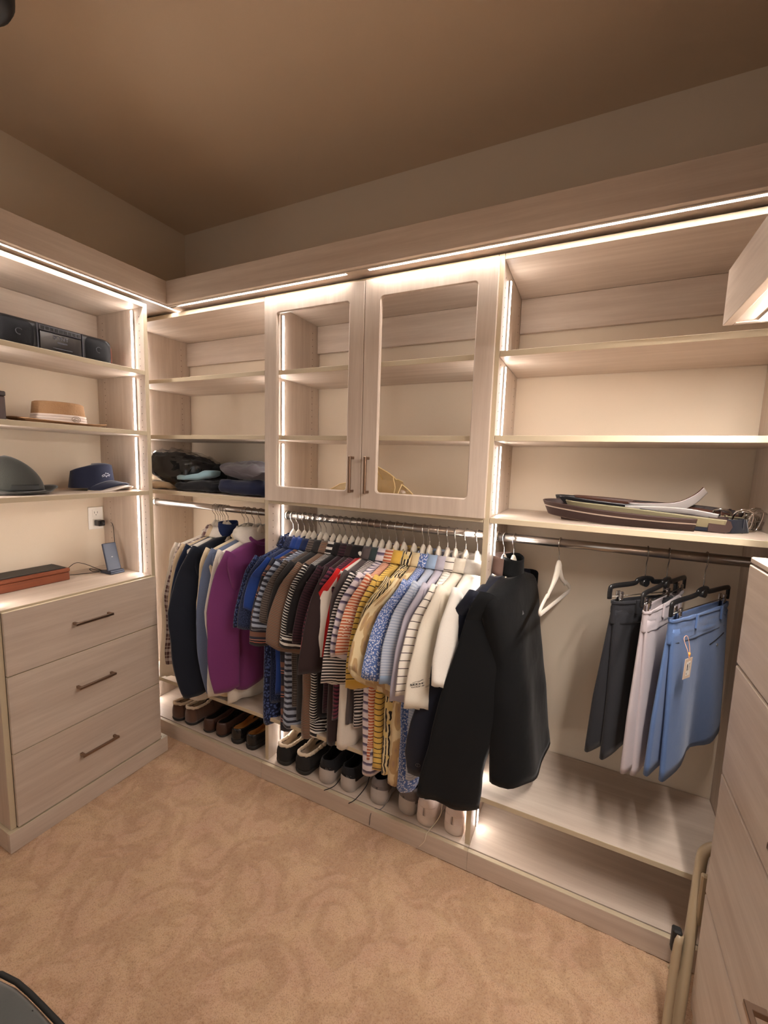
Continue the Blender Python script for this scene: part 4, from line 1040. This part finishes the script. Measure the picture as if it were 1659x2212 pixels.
B('painted_side_reflection', (x1-.12, yb_-.004, z0_+.01), (x1-.02, yb_+.0015, z1_-.03), RED, t, bev=.004)  # reddish reflection on the radio's end, painted as a thin coloured panel
cp = B('control_panel', (x1-.006, -.889, z0_+.004), (x1+.006, -.737, z1_-.036), PD, t, bev=.003)
bm = text_bm('SONY', .021, .0003, .0004); place(bm, (x1+.0065, -.815, z1_-.052), (0, 1, 0), (0, 0, 1)); obj('lettering', bm, PG, cp)
B('display_line', (x1+.0055, -.828, z1_-.072), (x1+.0068, -.792, z1_-.067), PG, cp, bev=0)
B('cd_lip', (x1+.0055, -.845, z0_+.026), (x1+.009, -.775, z0_+.030), PG, cp)
tp = B('button_bar', (x1-.006, -.889, z1_-.034), (x1+.004, -.737, z1_-.012), PG, t, bev=.002)
bm = BM()
for k in range(9): box(bm, (x1+.003, -.882+k*.016, z1_-.030), (x1+.0062, -.870+k*.016, z1_-.018), .001)
obj('button', bm, PB, tp)
bm = BM(); tube(bm, catmull([(.15, -.98, z1_-.004), (.15, -.97, z1_+.004), (.15, -.81, z1_+.006), (.15, -.65, z1_+.004), (.15, -.64, z1_-.004)], 5), .007, 8); obj('carry_handle', bm, PB, t)
# straw hat
STRAW = plain('straw', S(176, 136, 98), .85, bump=.9, bscale=160, var=.3); BAND = plain('white_hat_band', S(226, 212, 202), .8)
t = thing('straw_hat', 'tan straw hat with a white band and oval emblem', 'hat', (.175, -.79, L2+.0005))
def hat(t, cx, cy, z0, rx, ry, h, brx, bry, m, crease=.0, curl=.02, topr=.86, dip=0, dome=False):
    bm = BM()
    def cr(u, v):
        a = 2*PI*u
        if dome:
            q_ = v**.8; r = max(.001, (1-q_**2.3)**.68); pin = .012*max(0, math.cos(a))**2*math.sin(PI*min(1, v*1.1))
            return Vector((cx+rx*r*math.cos(a)-pin, cy+ry*r*math.sin(a)-.028*q_**1.5, z0+.010+h*q_))
        if v < .7: s = v/.7; r = 1-(1-topr)*s; z = h*s
        else:
            s = (v-.7)/.3; r = topr*(1-s)+.001; z = h*(1+.03*math.sin(PI*s))-crease*math.sin(PI/2*s)*(1 if True else 0)
            if dip: z -= dip*s*max(0, math.cos(a))
        return Vector((cx+rx*r*math.cos(a), cy+ry*r*math.sin(a), z0+.010+z))
    grid(bm, cr, 36, 18, True); obj('crown', bm, m, t, solid=.002)
    bm = BM()
    def brf(u, v):
        a = 2*PI*u; s = v
        x = (rx*(1-s)+brx*s)*math.cos(a); y = (ry*(1-s)+bry*s)*math.sin(a)
        return Vector((cx+x, cy+y, z0+.011-.008*math.sin(PI*min(1, s*1.3))*.9+curl*s**3*(abs(math.sin(a))**2)))
    grid(bm, brf, 40, 8, True); obj('brim', bm, m, t, solid=.003)
    return t
hat(t, .175, -.79, L2, .082, .098, .086, .135, .178, STRAW, crease=.012, curl=.012, topr=.9)
bm = BM()
for k in range(3): grid(bm, lambda u, v, k=k: Vector((.175+(.084-.0015*k)*math.cos(2*PI*u), -.79+(.100-.0015*k)*math.sin(2*PI*u), L2+.012+k*.011+v*.011+.0)), 40, 2, True)
hb = obj('hat_band', bm, BAND, t, solid=.0015, label='white pleated band')
bm = BM(); tube(bm, [(.0185*math.cos(a/28*2*PI), .0115*math.sin(a/28*2*PI), 0) for a in range(28)], .0009, 5, closed=True); squiggle(bm, .028)
for v in bm.verts:
    yy = -.79+.022+v.co.x; q_ = max(0, 1-((yy+.79)/.100)**2)**.5; v.co = Vector((.175+.0865*q_+v.co.z, yy, L2+.029+v.co.y))
obj('emblem', bm, plain('olive_thread', S(120, 100, 70), .8), hb)
# dark fedora
FELT = plain('dark_felt', S(36, 36, 29), .85, bump=.4, bscale=300, sheen=.3); FB = plain('felt_band', S(20, 22, 20), .6)
t = thing('fedora', 'dark olive felt fedora at the left end of the hat shelf', 'hat', (.19, -.965, L3+.0005))
hat(t, .19, -.965, L3, .076, .092, .137, .125, .134, FELT, crease=.02, curl=.018, dome=True)
bm = BM(); grid(bm, lambda u, v: Vector((.19+(.078-.006*v)*math.cos(2*PI*u), -.965+(.091-.007*v)*math.sin(2*PI*u), L3+.012+.026*v)), 40, 3, True); obj('hat_band', bm, FB, t, solid=.0015)
# navy visor cap
NV = fabric('cap_navy', S(38, 42, 62)); t = thing('visor_cap', 'navy visor cap with white brim edge and a white ridge emblem', 'cap', (.19, -.66, L3+.0005))
bm = BM()
def cap(u, v):
    a = 2*PI*u; s = v; fr = math.cos(a-.5)
    r = 1-.16*s if s < .75 else (1-.16*.75)*(1-(s-.75)/.25)+.002
    z = (.088+.018*fr)*min(1, s/.75)+(.004*math.sin(PI*min(1, max(0, (s-.75)/.25))))
    return Vector((.165+.078*r*math.cos(a), -.665+.092*r*math.sin(a), L3+.012+z))
grid(bm, cap, 36, 18, True); obj('crown', bm, NV, t, solid=.002)
def brim(off, grow, nm, m, th):
    bm = BM()
    def f(u, v):
        a = .5+(u-.5)*2.35; s = v*(1+grow); r0 = .98; ext = .072*s*max(0, math.cos((u-.5)*2.6))**.55
        x = .165+.078*math.cos(a)*r0+ext*math.cos(.5); y = -.665+.092*math.sin(a)*r0+ext*math.sin(.5)
        z = L3+.030-.026*(2*abs(u-.5))**2*1.0+.010*math.cos((u-.5)*PI)-s*.012+off
        return Vector((x, y, max(z, L3+.003+off*.3)))
    grid(bm, f, 26, 8); return obj(nm, bm, m, t, solid=th)
brim(.004, 0, 'brim', NV, .003); brim(-.006, .26, 'under_brim', BAND, .003)
bm = BM(); squiggle(bm, .042, .0011)
for v in bm.verts:
    a = .25+v.co.x/.085; v.co = Vector((.165+.0735*math.cos(a)+.001, -.665+.0875*math.sin(a), L3+.070+v.co.y))
obj('emblem', bm, WTHREAD, t)
B_ = thing('storage_box', 'small dark box at the far left end of the straw hat shelf', 'box', (.17, -1.05, L2))
B('box_body', (.09, -1.104, L2+.0005), (.25, -1.002, L2+.09), plain('dark_box', S(46, 30, 26), .4), B_, .003); B('lid', (.088, -1.1045, L2+.0905), (.252, -1.0, L2+.108), plain('dark_box_lid', S(34, 24, 22), .35), B_, .003)
# wooden keepsake box
CH = wood('y', 'cherry', S(132, 74, 48), S(92, 46, 30), S(114, 60, 38))
t = thing('keepsake_box', 'reddish wooden keepsake box with a black padded lid, on the drawer counter', 'box', (.078, -.91, .930))
B('box_body', (.012, -1.06, .9305), (.140, -.765, .9655), CH, t, .003)
B('lid', (.010, -1.062, .967), (.142, -.763, .985), CH, t, .004); B('lid_pad', (.02, -1.05, .9845), (.132, -.775, .989), plain('black_pad', S(28, 27, 26), .55, bump=.3, bscale=200), t, .003)
# charger
SLATE = plain('charger_slate', S(50, 56, 72), .5, bump=.05)
t = thing('charging_stand', 'dark slate phone charging stand on the drawer counter', 'charger', (.165, -.595, .930))
bm = BM(); box(bm, (.13, -.630, .9305), (.215, -.562, .940), .004, seg=2); obj('base', bm, SLATE, t)
bm = BM(); box(bm, (-.005, -.032, 0), (.005, .032, .140), .004, seg=2)
bm.transform(Matrix.Translation((.188, -.596, .938)) @ Matrix.Rotation(math.radians(-16), 4, 'Y')); bk = obj('back_rest', bm, SLATE, t)
bm = BM(); box(bm, (.19, -.628, .940), (.212, -.564, .948), .002); obj('front_lip', bm, SLATE, t)
bm = BM(); tube(bm, [(0, -.004, 0), (0, .004, 0)], .0008, 5); tube(bm, [(0, 0, -.003), (0, 0, .003)], .0008, 5); bm.transform(Matrix.Translation((.1745, -.596, 1.008))); obj('mark', bm, WTHREAD, bk)
CBL = plain('black_cable', S(28, 26, 26), .5)
t = thing('charging_cable', 'thin black charging cable looping from the wall plug to the stand', 'cable', (.05, -.62, .930))
bm = BM(); P_ = [(.052, -.523, 1.156), (.07, -.525, 1.150), (.09, -.532, 1.12), (.10, -.535, 1.05), (.115, -.540, 1.00), (.145, -.545, .965), (.155, -.55, .940), (.128, -.585, .934), (.09, -.62, .936), (.075, -.645, .945), (.09, -.64, .934), (.11, -.61, .934), (.10, -.625, .945), (.07, -.66, .97), (.05, -.69, .98), (.035, -.715, .96), (.03, -.74, .934), (.05, -.752, .933), (.09, -.70, .9335), (.128, -.63, .934)]
tube(bm, catmull(P_, 6), .0016, 6); obj('cable', bm, CBL, t)
t = thing('wall_outlet', 'white wall outlet plate above the charging stand', 'outlet', (.004, -.565, 1.178))
PL = plain('outlet_white', S(236, 230, 220), .4); bm = BM(); box(bm, (.0004, -.600, 1.122), (.006, -.530, 1.234), .003, seg=2); pl = obj('cover_plate', bm, PL, t)
for z in (1.203, 1.155):
    rc = B('receptacle', (.0055, -.582, z-.018), (.0075, -.548, z+.018), PL, pl, .003)
    bm = BM(); box(bm, (.0073, -.573, z-.002), (.0078, -.571, z+.008), 0); box(bm, (.0073, -.559, z-.002), (.0078, -.557, z+.008), 0); tube(bm, [(.0073, -.565, z-.009), (.0078, -.565, z-.009)], .0022, 8)
    obj('slot', bm, HOLE, pl)
t = thing('plug_adapter', 'black plug adapter in the lower outlet socket', 'plug', (.03, -.553, 1.155))
bm = BM(); box(bm, (.0082, -.577, 1.140), (.048, -.545, 1.170), .005, seg=2); obj('adapter_body', bm, BLKL, t); B('cable_plug', (.0485, -.566, 1.150), (.062, -.556, 1.161), CBL, t)

# ---------------------------------------------------------------- folded clothes in the corner unit
def soft(bm, c, d, seed, n=4.2, amp=.011, fold=0, fr=28, tilt=0):
    c = Vector(c)
    def f(u, v):
        a = 2*PI*u; b = PI*(v-.5); e = 2/n
        sp = lambda w: (1 if w > 0 else -1)*abs(w)**e
        p = Vector((d[0]/2*sp(math.cos(b))*sp(math.cos(a)), d[1]/2*sp(math.cos(b))*sp(math.sin(a)), d[2]/2*sp(math.sin(b))))
        q = p+Vector((nz(p, fr, seed), nz((p.y, p.z, p.x), fr, seed+1), nz((p.z, p.x, p.y), fr, seed+2)))*amp
        q.z += (.020*nz(p, 7, seed+5)+.010*nz(p, 16, seed+9))*(1 if v > .5 else .2)
        if fold and abs(q.x)+abs(q.y) > .0: q += Vector((p.x, p.y, 0)).normalized()*(-.008*abs(math.sin(p.z/d[2]*PI*fold))**.5)
        q.z += tilt*p.x
        return c+q
    grid(bm, f, 40, 22, True, uvfn=lambda a, b: (a*.8, b*.4))
    zl = c.z-d[2]/2
    for v in bm.verts:
        if v.co.z < zl: v.co.z = zl
    return bm
def cloth(name, label, c, d, m, seed, **k):
    bm = BM(); soft(bm, c, d, seed, **k); t = obj(name, bm, m); tag(t, label, 'clothes', 'folded clothes on the corner shelf'); return t
zs = S3+.001
cloth('folded_shirt', 'tan folded shirt at the bottom left of the corner shelf', (.155, -.25, zs+.018), (.22, .2, .036), F['beige'], 1, fold=2)
cloth('folded_trousers', 'black folded trousers under the light blue shirt', (.44, -.235, zs+.028), (.34, .25, .056), fabric('folded_black', S(26, 27, 32)), 2, fold=2)
cloth('folded_shirt', 'light blue rolled shirt lying on the black trousers', (.425, -.30, zs+.074), (.25, .10, .036), fabric('folded_ltblue', S(150, 184, 196)), 3, tilt=.16, amp=.004)
cloth('folded_sweater', 'navy folded sweater under the grey rolled sweater', (.755, -.245, zs+.034), (.33, .25, .068), fabric('folded_navy', S(30, 36, 62)), 4, fold=1)
cloth('rolled_sweater', 'charcoal grey rolled sweater on the navy one', (.745, -.265, zs+.112), (.34, .19, .082), fabric('folded_grey', S(88, 82, 86)), 5, n=2.4, tilt=-.10)
cloth('folded_jersey', 'black jersey folded behind the grey rolled sweater', (.60, -.13, zs+.075), (.22, .16, .15), fabric('folded_black', S(26, 27, 32)), 6, amp=.012)
cloth('folded_fleece', 'black fleece bundle behind the light blue shirt', (.42, -.13, zs+.068), (.24, .16, .136), F['blackfl'], 7, amp=.012)
t = thing('bagged_garment', 'black garment folded inside a clear plastic bag on the corner shelf', 'clothes', (.22, -.24, zs+.04), 0, 'folded clothes on the corner shelf')
bm = BM(); soft(bm, (.235, -.22, zs+.108), (.36, .24, .15), 8, n=3.4, amp=.016, tilt=-.12, fr=40); obj('garment', bm, F['blackfl'], t)
bm = BM(); soft(bm, (.235, -.22, zs+.114), (.38, .255, .168), 8, n=3.2, amp=.020, fr=46, tilt=-.14); obj('plastic_bag', bm, glass('clear_plastic', tr=.8, glossy=.05, rough=.12), t)
# clear amber bags behind the glass doors
AMB = glass('amber_vinyl', (.965, .90, .74, 1), tr=.8, glossy=.05, rough=.12); PIPE = plain('amber_piping', S(232, 206, 150), .4)
def vinyl(label, P3, Fq, E):
    t = thing('vinyl_bag', label, 'bag', (sum(p[0] for p in P3)/len(P3), sum(p[1] for p in P3)/len(P3), S3))
    bm = BM(); V = [bm.verts.new(p) for p in P3]
    for f in Fq: bm.faces.new([V[i] for i in f])
    bmesh.ops.subdivide_edges(bm, edges=bm.edges, cuts=5, use_grid_fill=True)
    for v in bm.verts:
        v.co += Vector((nz(v.co, 18, 3), nz(v.co, 20, 5), nz(v.co, 22, 9)))*.011; v.co.z = max(v.co.z, S3+.001)
    bg = obj('bag_film', bm, AMB, t)
    bm = BM()
    for e in E:
        L_ = [Vector(P3[e[0]]).lerp(Vector(P3[e[1]]), k/8) for k in range(9)]; L_ = [p+Vector((nz(p, 18, 3), nz(p, 20, 5), nz(p, 22, 9)))*.011 for p in L_]
        for p in L_: p.z = max(p.z, S3+.004)
        tube(bm, L_, .0024, 6)
    obj('piping', bm, PIPE, t)
z = S3+.002
vinyl('crumpled clear amber vinyl bag standing behind the right glass door', [(1.33, -.26, z), (1.49, -.25, z), (1.50, -.06, z), (1.34, -.06, z), (1.40, -.24, z+.155), (1.475, -.22, z+.115), (1.47, -.1, z+.09), (1.37, -.1, z+.10)],
      [(0, 1, 5, 4), (1, 2, 6, 5), (2, 3, 7, 6), (3, 0, 4, 7), (4, 5, 6, 7)], [(0, 4), (4, 5), (5, 1), (5, 6), (4, 7)])
vinyl('small amber vinyl flap right of the standing vinyl bag', [(1.505, -.26, z), (1.55, -.27, z), (1.545, -.12, z), (1.51, -.12, z), (1.515, -.23, z+.085), (1.562, -.2, z+.042)], [(0, 1, 5, 4), (1, 2, 5), (2, 3, 4, 5), (3, 0, 4)], [(0, 4), (4, 5), (5, 1)])
vinyl('low amber vinyl bag lying behind the left glass door', [(1.135, -.24, z), (1.31, -.26, z), (1.31, -.06, z), (1.15, -.06, z), (1.145, -.22, z+.035), (1.30, -.23, z+.105), (1.30, -.08, z+.09), (1.16, -.08, z+.03)],
      [(0, 1, 5, 4), (1, 2, 6, 5), (2, 3, 7, 6), (3, 0, 4, 7), (4, 5, 6, 7)], [(0, 4), (4, 5), (5, 6)])

# ---------------------------------------------------------------- belts
def belt(label, path, m, wd=.041, th=.0036, edge=None, buckle=True, tip=None, lean=0.25, stitch=None, back=None, nm='belt', bs=1.0):
    P_ = catmull(path, 7); t = thing(nm, label, 'belt', (P_[0].x, P_[0].y, S3), 0, 'coiled belts on the right shelf')
    bm = BM(); N = len(P_); R = []
    for i, p in enumerate(P_):
        a, b = P_[max(0, i-1)], P_[min(N-1, i+1)]; d = (b-a).normalized(); nrm = d.cross(Vector((0, 0, 1))).normalized(); upv = Vector((0, 0, 1))+nrm*lean*(1 if True else 0); upv -= d*upv.dot(d); upv.normalize(); nn = d.cross(upv).normalized()
        R.append([bm.verts.new(p+upv*(s*wd)+nn*(q*th)) for s, q in ((-.5, -.5), (-.42, -.6), (.42, -.6), (.5, -.5), (.5, .5), (.42, .6), (-.42, .6), (-.5, .5))])
    uvl = bm.loops.layers.uv.verify(); acc = [0]
    for i in range(1, N): acc.append(acc[-1]+(P_[i]-P_[i-1]).length)
    for i in range(N-1):
        for k in range(8):
            k2 = (k+1) % 8; f = bm.faces.new((R[i][k], R[i][k2], R[i+1][k2], R[i+1][k])); f.smooth = True
            f.material_index = 1 if (back and k in (4, 5, 6)) else 0
            for lp, (ii, kk) in zip(f.loops, ((i, k), (i, k+1), (i+1, k+1), (i+1, k))): lp[uvl].uv = (acc[ii], kk/8*.08)
    bm.faces.new(R[0][::-1]); bm.faces.new(R[-1])
    st = obj('strap', bm, [m, back] if back else m, t)
    for v in st.data.vertices:
        wz = v.co.z+t.location.z
        if wz < S3+.0008: v.co.z = S3+.0008-t.location.z
    if buckle:
        e, d = P_[0], (P_[0]-P_[1]).normalized(); bm = BM(); w2 = wd*.62*bs; l = .04*bs
        c = e+d*.012; u = Vector((0, 0, 1)); u = (u+d.cross(u).normalized()*lean).normalized()
        c.z = max(c.z, S3+w2+.004)
        Q = [c-u*w2, c+u*w2, c+u*w2+d*l, c-u*w2+d*l]
        tube(bm, catmull(Q, 3, True), .0032, 8, closed=True); tube(bm, [c-d*.004, c+d*(l+.002)], .002, 6)
        obj('buckle', bm, CHROME, t, label='polished metal buckle')
        bm = BM(); k = P_[3]; q_ = Vector((0, 0, 1)); n_ = (P_[4]-P_[2]).normalized().cross(q_)
        tube(bm, [k-q_*wd*.55+n_*.006, k+q_*wd*.55+n_*.006, k+q_*wd*.55-n_*.006, k-q_*wd*.55-n_*.006], .002, 6, closed=True); obj('keeper_loop', bm, m, t)
    if tip:
        bm = BM(); e = P_[-1]; d = (P_[-1]-P_[-3]).normalized(); u = Vector((0, 0, 1)); n_ = d.cross(u).normalized()
        Q = [(-.04, -.5), (0, -.5), (.012, -.36), (.018, 0), (.012, .36), (0, .5), (-.04, .5)]
        A = [bm.verts.new(e+d*a+u*(b*wd*1.06)+n_*.004) for a, b in Q]; B2 = [bm.verts.new(e+d*a+u*(b*wd*1.06)-n_*.004) for a, b in Q]
        bm.faces.new(A); bm.faces.new(B2[::-1])
        for k in range(7): bm.faces.new((A[k], A[(k+1) % 7], B2[(k+1) % 7], B2[k]))
        obj('leather_tip', bm, tip, t)
    return t
DBR = plain('belt_dark_brown', S(58, 40, 36), .4, bump=.1); BRN = plain('belt_brown', S(84, 52, 40), .45); BLK = plain('belt_black', S(26, 26, 30), .35); GBK = plain('belt_grey_back', S(196, 188, 184), .6)
SBR = fabric('belt_striped', S(60, 46, 42), [(S(66, 50, 46), 8), (S(176, 160, 146), .7), (S(56, 42, 40), 8), (S(176, 160, 146), .7), (S(66, 50, 46), 8)], .04, rough=.4, sheen=0)
WEB = fabric('belt_webbing', S(150, 142, 112), [(S(152, 144, 116), 6), (S(104, 94, 70), 1.2), (S(142, 132, 104), 6), (S(60, 54, 44), 1.2)], .02, sheen=.1)
NVY = fabric('belt_navy_suede', S(30, 32, 42)); PAIS = plain('belt_paisley', S(72, 44, 40), .5, var=.5, bscale=300)
c_ = S3
belt('black leather belt looped behind the striped brown belt, second from the front', [(2.56, -.16, c_+.03), (2.42, -.155, c_+.040), (2.26, -.155, c_+.052), (2.16, -.165, c_+.058), (2.112, -.195, c_+.060), (2.15, -.232, c_+.058), (2.28, -.225, c_+.046), (2.45, -.205, c_+.036), (2.58, -.19, c_+.028)], BLK, wd=.045, lean=.35)
belt('plain brown leather belt lying behind the webbing belt', [(2.63, -.13, c_+.024), (2.45, -.12, c_+.046), (2.30, -.115, c_+.056), (2.19, -.125, c_+.060), (2.165, -.145, c_+.06), (2.2, -.17, c_+.06), (2.32, -.165, c_+.053), (2.52, -.15, c_+.036)], BRN, wd=.04)
belt('olive webbing belt with stitched edges and a dark brown tip', [(2.65, -.17, c_+.022), (2.5, -.20, c_+.030), (2.3, -.205, c_+.044), (2.19, -.215, c_+.050), (2.15, -.238, c_+.050), (2.19, -.268, c_+.047), (2.32, -.278, c_+.040), (2.46, -.285, c_+.030), (2.575, -.285, c_+.022)], WEB, tip=DBR, bs=1.1, wd=.040, lean=.5)
belt('dark brown belt with pale pinstripes, frontmost at the left of the coil', [(2.60, -.215, c_+.020), (2.45, -.225, c_+.024), (2.26, -.235, c_+.040), (2.13, -.232, c_+.046), (2.080, -.262, c_+.044), (2.12, -.302, c_+.038), (2.24, -.318, c_+.026), (2.40, -.318, c_+.018), (2.50, -.310, c_+.017)], SBR, lean=.45, wd=.050)
belt('brown belt with a pale grey back and its tip curling up', [(2.64, -.145, c_+.03), (2.5, -.185, c_+.050), (2.38, -.195, c_+.054), (2.34, -.2, c_+.055), (2.38, -.208, c_+.056), (2.46, -.21, c_+.064), (2.505, -.21, c_+.088), (2.535, -.205, c_+.122)], BRN, back=GBK, wd=.034, lean=.5)
belt('pale grey leather strap lying across the middle of the coil', [(2.32, -.235, c_+.052), (2.42, -.235, c_+.056), (2.50, -.238, c_+.054), (2.565, -.245, c_+.044)], GBK, buckle=False, wd=.018, lean=.6)
belt('thick navy suede belt at the front right of the coil', [(2.64, -.225, c_+.020), (2.59, -.268, c_+.020), (2.53, -.275, c_+.021), (2.46, -.262, c_+.026), (2.36, -.24, c_+.034)], NVY, th=.009, bs=1.15)
belt('dark paisley tooled belt under the left loops', [(2.30, -.24, c_+.014), (2.18, -.245, c_+.015), (2.13, -.255, c_+.015), (2.17, -.270, c_+.014), (2.32, -.272, c_+.013)], PAIS, buckle=False, wd=.026)
belt('dark braided belt with a square buckle at the back right', [(2.66, -.11, c_+.034), (2.56, -.115, c_+.046), (2.44, -.12, c_+.050), (2.37, -.125, c_+.052), (2.36, -.13, c_+.05), (2.4, -.14, c_+.045), (2.54, -.14, c_+.03)], plain('belt_braid', S(50, 36, 34), .5, bump=1, bscale=140), bs=1.2)

# ---------------------------------------------------------------- folding step stool, ottoman, ceiling fixture
BEI = plain('beige_enamel', S(160, 140, 112), .35, spec=.5); BLR = plain('black_rubber', S(24, 23, 23), .6)
t = thing('folding_step_stool', 'beige tubular folding step stool leaning beside the right drawer unit', 'step stool', (2.6, -.56, 0))
bm = BM(); tube(bm, catmull([(2.522, -.640, .012), (2.540, -.582, .2), (2.556, -.530, .36), (2.564, -.505, .45), (2.573, -.498, .478), (2.60, -.493, .496), (2.66, -.492, .5), (2.80, -.492, .5), (2.85, -.493, .49), (2.872, -.5, .45), (2.872, -.582, .2), (2.872, -.640, .012)], 5), .0135, 14); obj('handle_frame', bm, BEI, t)
for x in (2.508, 2.885):
    bm = BM(); tube(bm, catmull([(x-.014, -.668, .012), (x, -.612, .16), (x+.012, -.575, .275)], 4), .010, 10); obj('leg', bm, BEI, t)
    bm = BM(); tube(bm, [(x-.0145, -.670, .001), (x-.0135, -.666, .03)], .0135, 10); obj('foot_cap', bm, BLR, t)
for z, y in ((.10, -.60), (.30, -.545)):
    bm = BM(); box(bm, (2.556, y-.012, z), (2.86, y+.004, z+.15), .004); tr = obj('step_tread', bm, BEI, t)
    bm = BM()
    for k in range(7): box(bm, (2.565, y+.0045, z+.012+k*.019), (2.852, y+.0065, z+.022+k*.019), .0005)
    obj('grip_pad', bm, BLR, tr)
bm = BM(); box(bm, (2.504, -.582, .218), (2.526, -.560, .285), .004); obj('latch', bm, BLR, t); 
bm = BM(); box(bm, (2.506, -.592, .185), (2.526, -.575, .222), .004); tube(bm, [(2.500, -.585, .176), (2.53, -.582, .176)], .004, 8); obj('hinge_bracket', bm, BEI, t)
bm = BM(); tube(bm, [(2.536, -.625, .062), (2.86, -.625, .062)], .011, 10); obj('cross_bar', bm, BEI, t)
VEL = plain('grey_velvet', S(78, 80, 77), .85, sheen=.35, bump=.3, bscale=40, var=.25); PIP = plain('black_piping', S(22, 22, 20), .6)
t = thing('ottoman', 'grey velvet ottoman with black piping at the lower left corner', 'ottoman', (1.45, -1.8, 0))
bm = BM()
def ot(u, v):
    a = 2*PI*u; n = 7.0; c, s = math.cos(a), math.sin(a); r = (abs(c)**n+abs(s)**n)**(-1/n); k = 1.0; z = .05+.35*min(1, v/.6)
    if v > .6: q_ = (v-.6)/.4; k = 1-q_; z = .40+.025*math.sin(PI/2*q_)
    return Vector((1.45+.35*r*c*k, -1.80+.34*r*s*k, z+.004*nz((c*k, s*k, v), 4, 2)))
grid(bm, ot, 64, 26, True); obj('cushion', bm, VEL, t)
bm = BM(); P_ = []
for k in range(64):
    a = 2*PI*k/64; c, s = math.cos(a), math.sin(a); r = (abs(c)**7+abs(s)**7)**(-1/7); P_.append((1.45+.353*r*c, -1.80+.343*r*s, .398))
tube(bm, P_, .005, 8, closed=True); obj('piping', bm, PIP, t)
bm = BM(); tube(bm, [(1.30, -1.8, .424), (1.30, -1.47, .4)], .002, 6); obj('seam', bm, PIP, t)
for sx in (-1, 1):
    for sy in (-1, 1): bm = BM(); tube(bm, [(1.45+sx*.29, -1.8+sy*.28, 0), (1.45+sx*.29, -1.8+sy*.28, .056)], [.015, .02], 10); obj('leg', bm, BLKL, t)
t = thing('ceiling_lamp', 'black rounded ceiling lamp cut off by the upper left corner', 'lamp', (.855, -1.29, ZC))
LB = plain('lamp_black', S(26, 26, 28), .5)
bm = BM(); lathe(bm, [(.042, 2.575), (.045, 2.515), (.055, 2.511), (.078, 2.514), (.092, 2.524), (.099, 2.540), (.10, 2.565), (.097, 2.60), (.085, 2.625), (.04, 2.635), (.001, 2.636)], (.855, -1.29, 0), 40); obj('lamp_housing', bm, LB, t)
bm = BM(); lathe(bm, [(.001, 2.577), (.042, 2.576)], (.855, -1.29, 0), 24); obj('bulb_face', bm, plain('bulb_frost', S(240, 235, 225), .4), t)
bm = BM(); tube(bm, [(.855, -1.29, 2.632), (.855, -1.29, ZC-.0005)], .010, 12); lathe(bm, [(.001, ZC-.02), (.05, ZC-.02), (.055, ZC-.001), (.001, ZC-.0005)], (.855, -1.29, 0), 24); obj('stem', bm, MATS['lamp_black'], t)
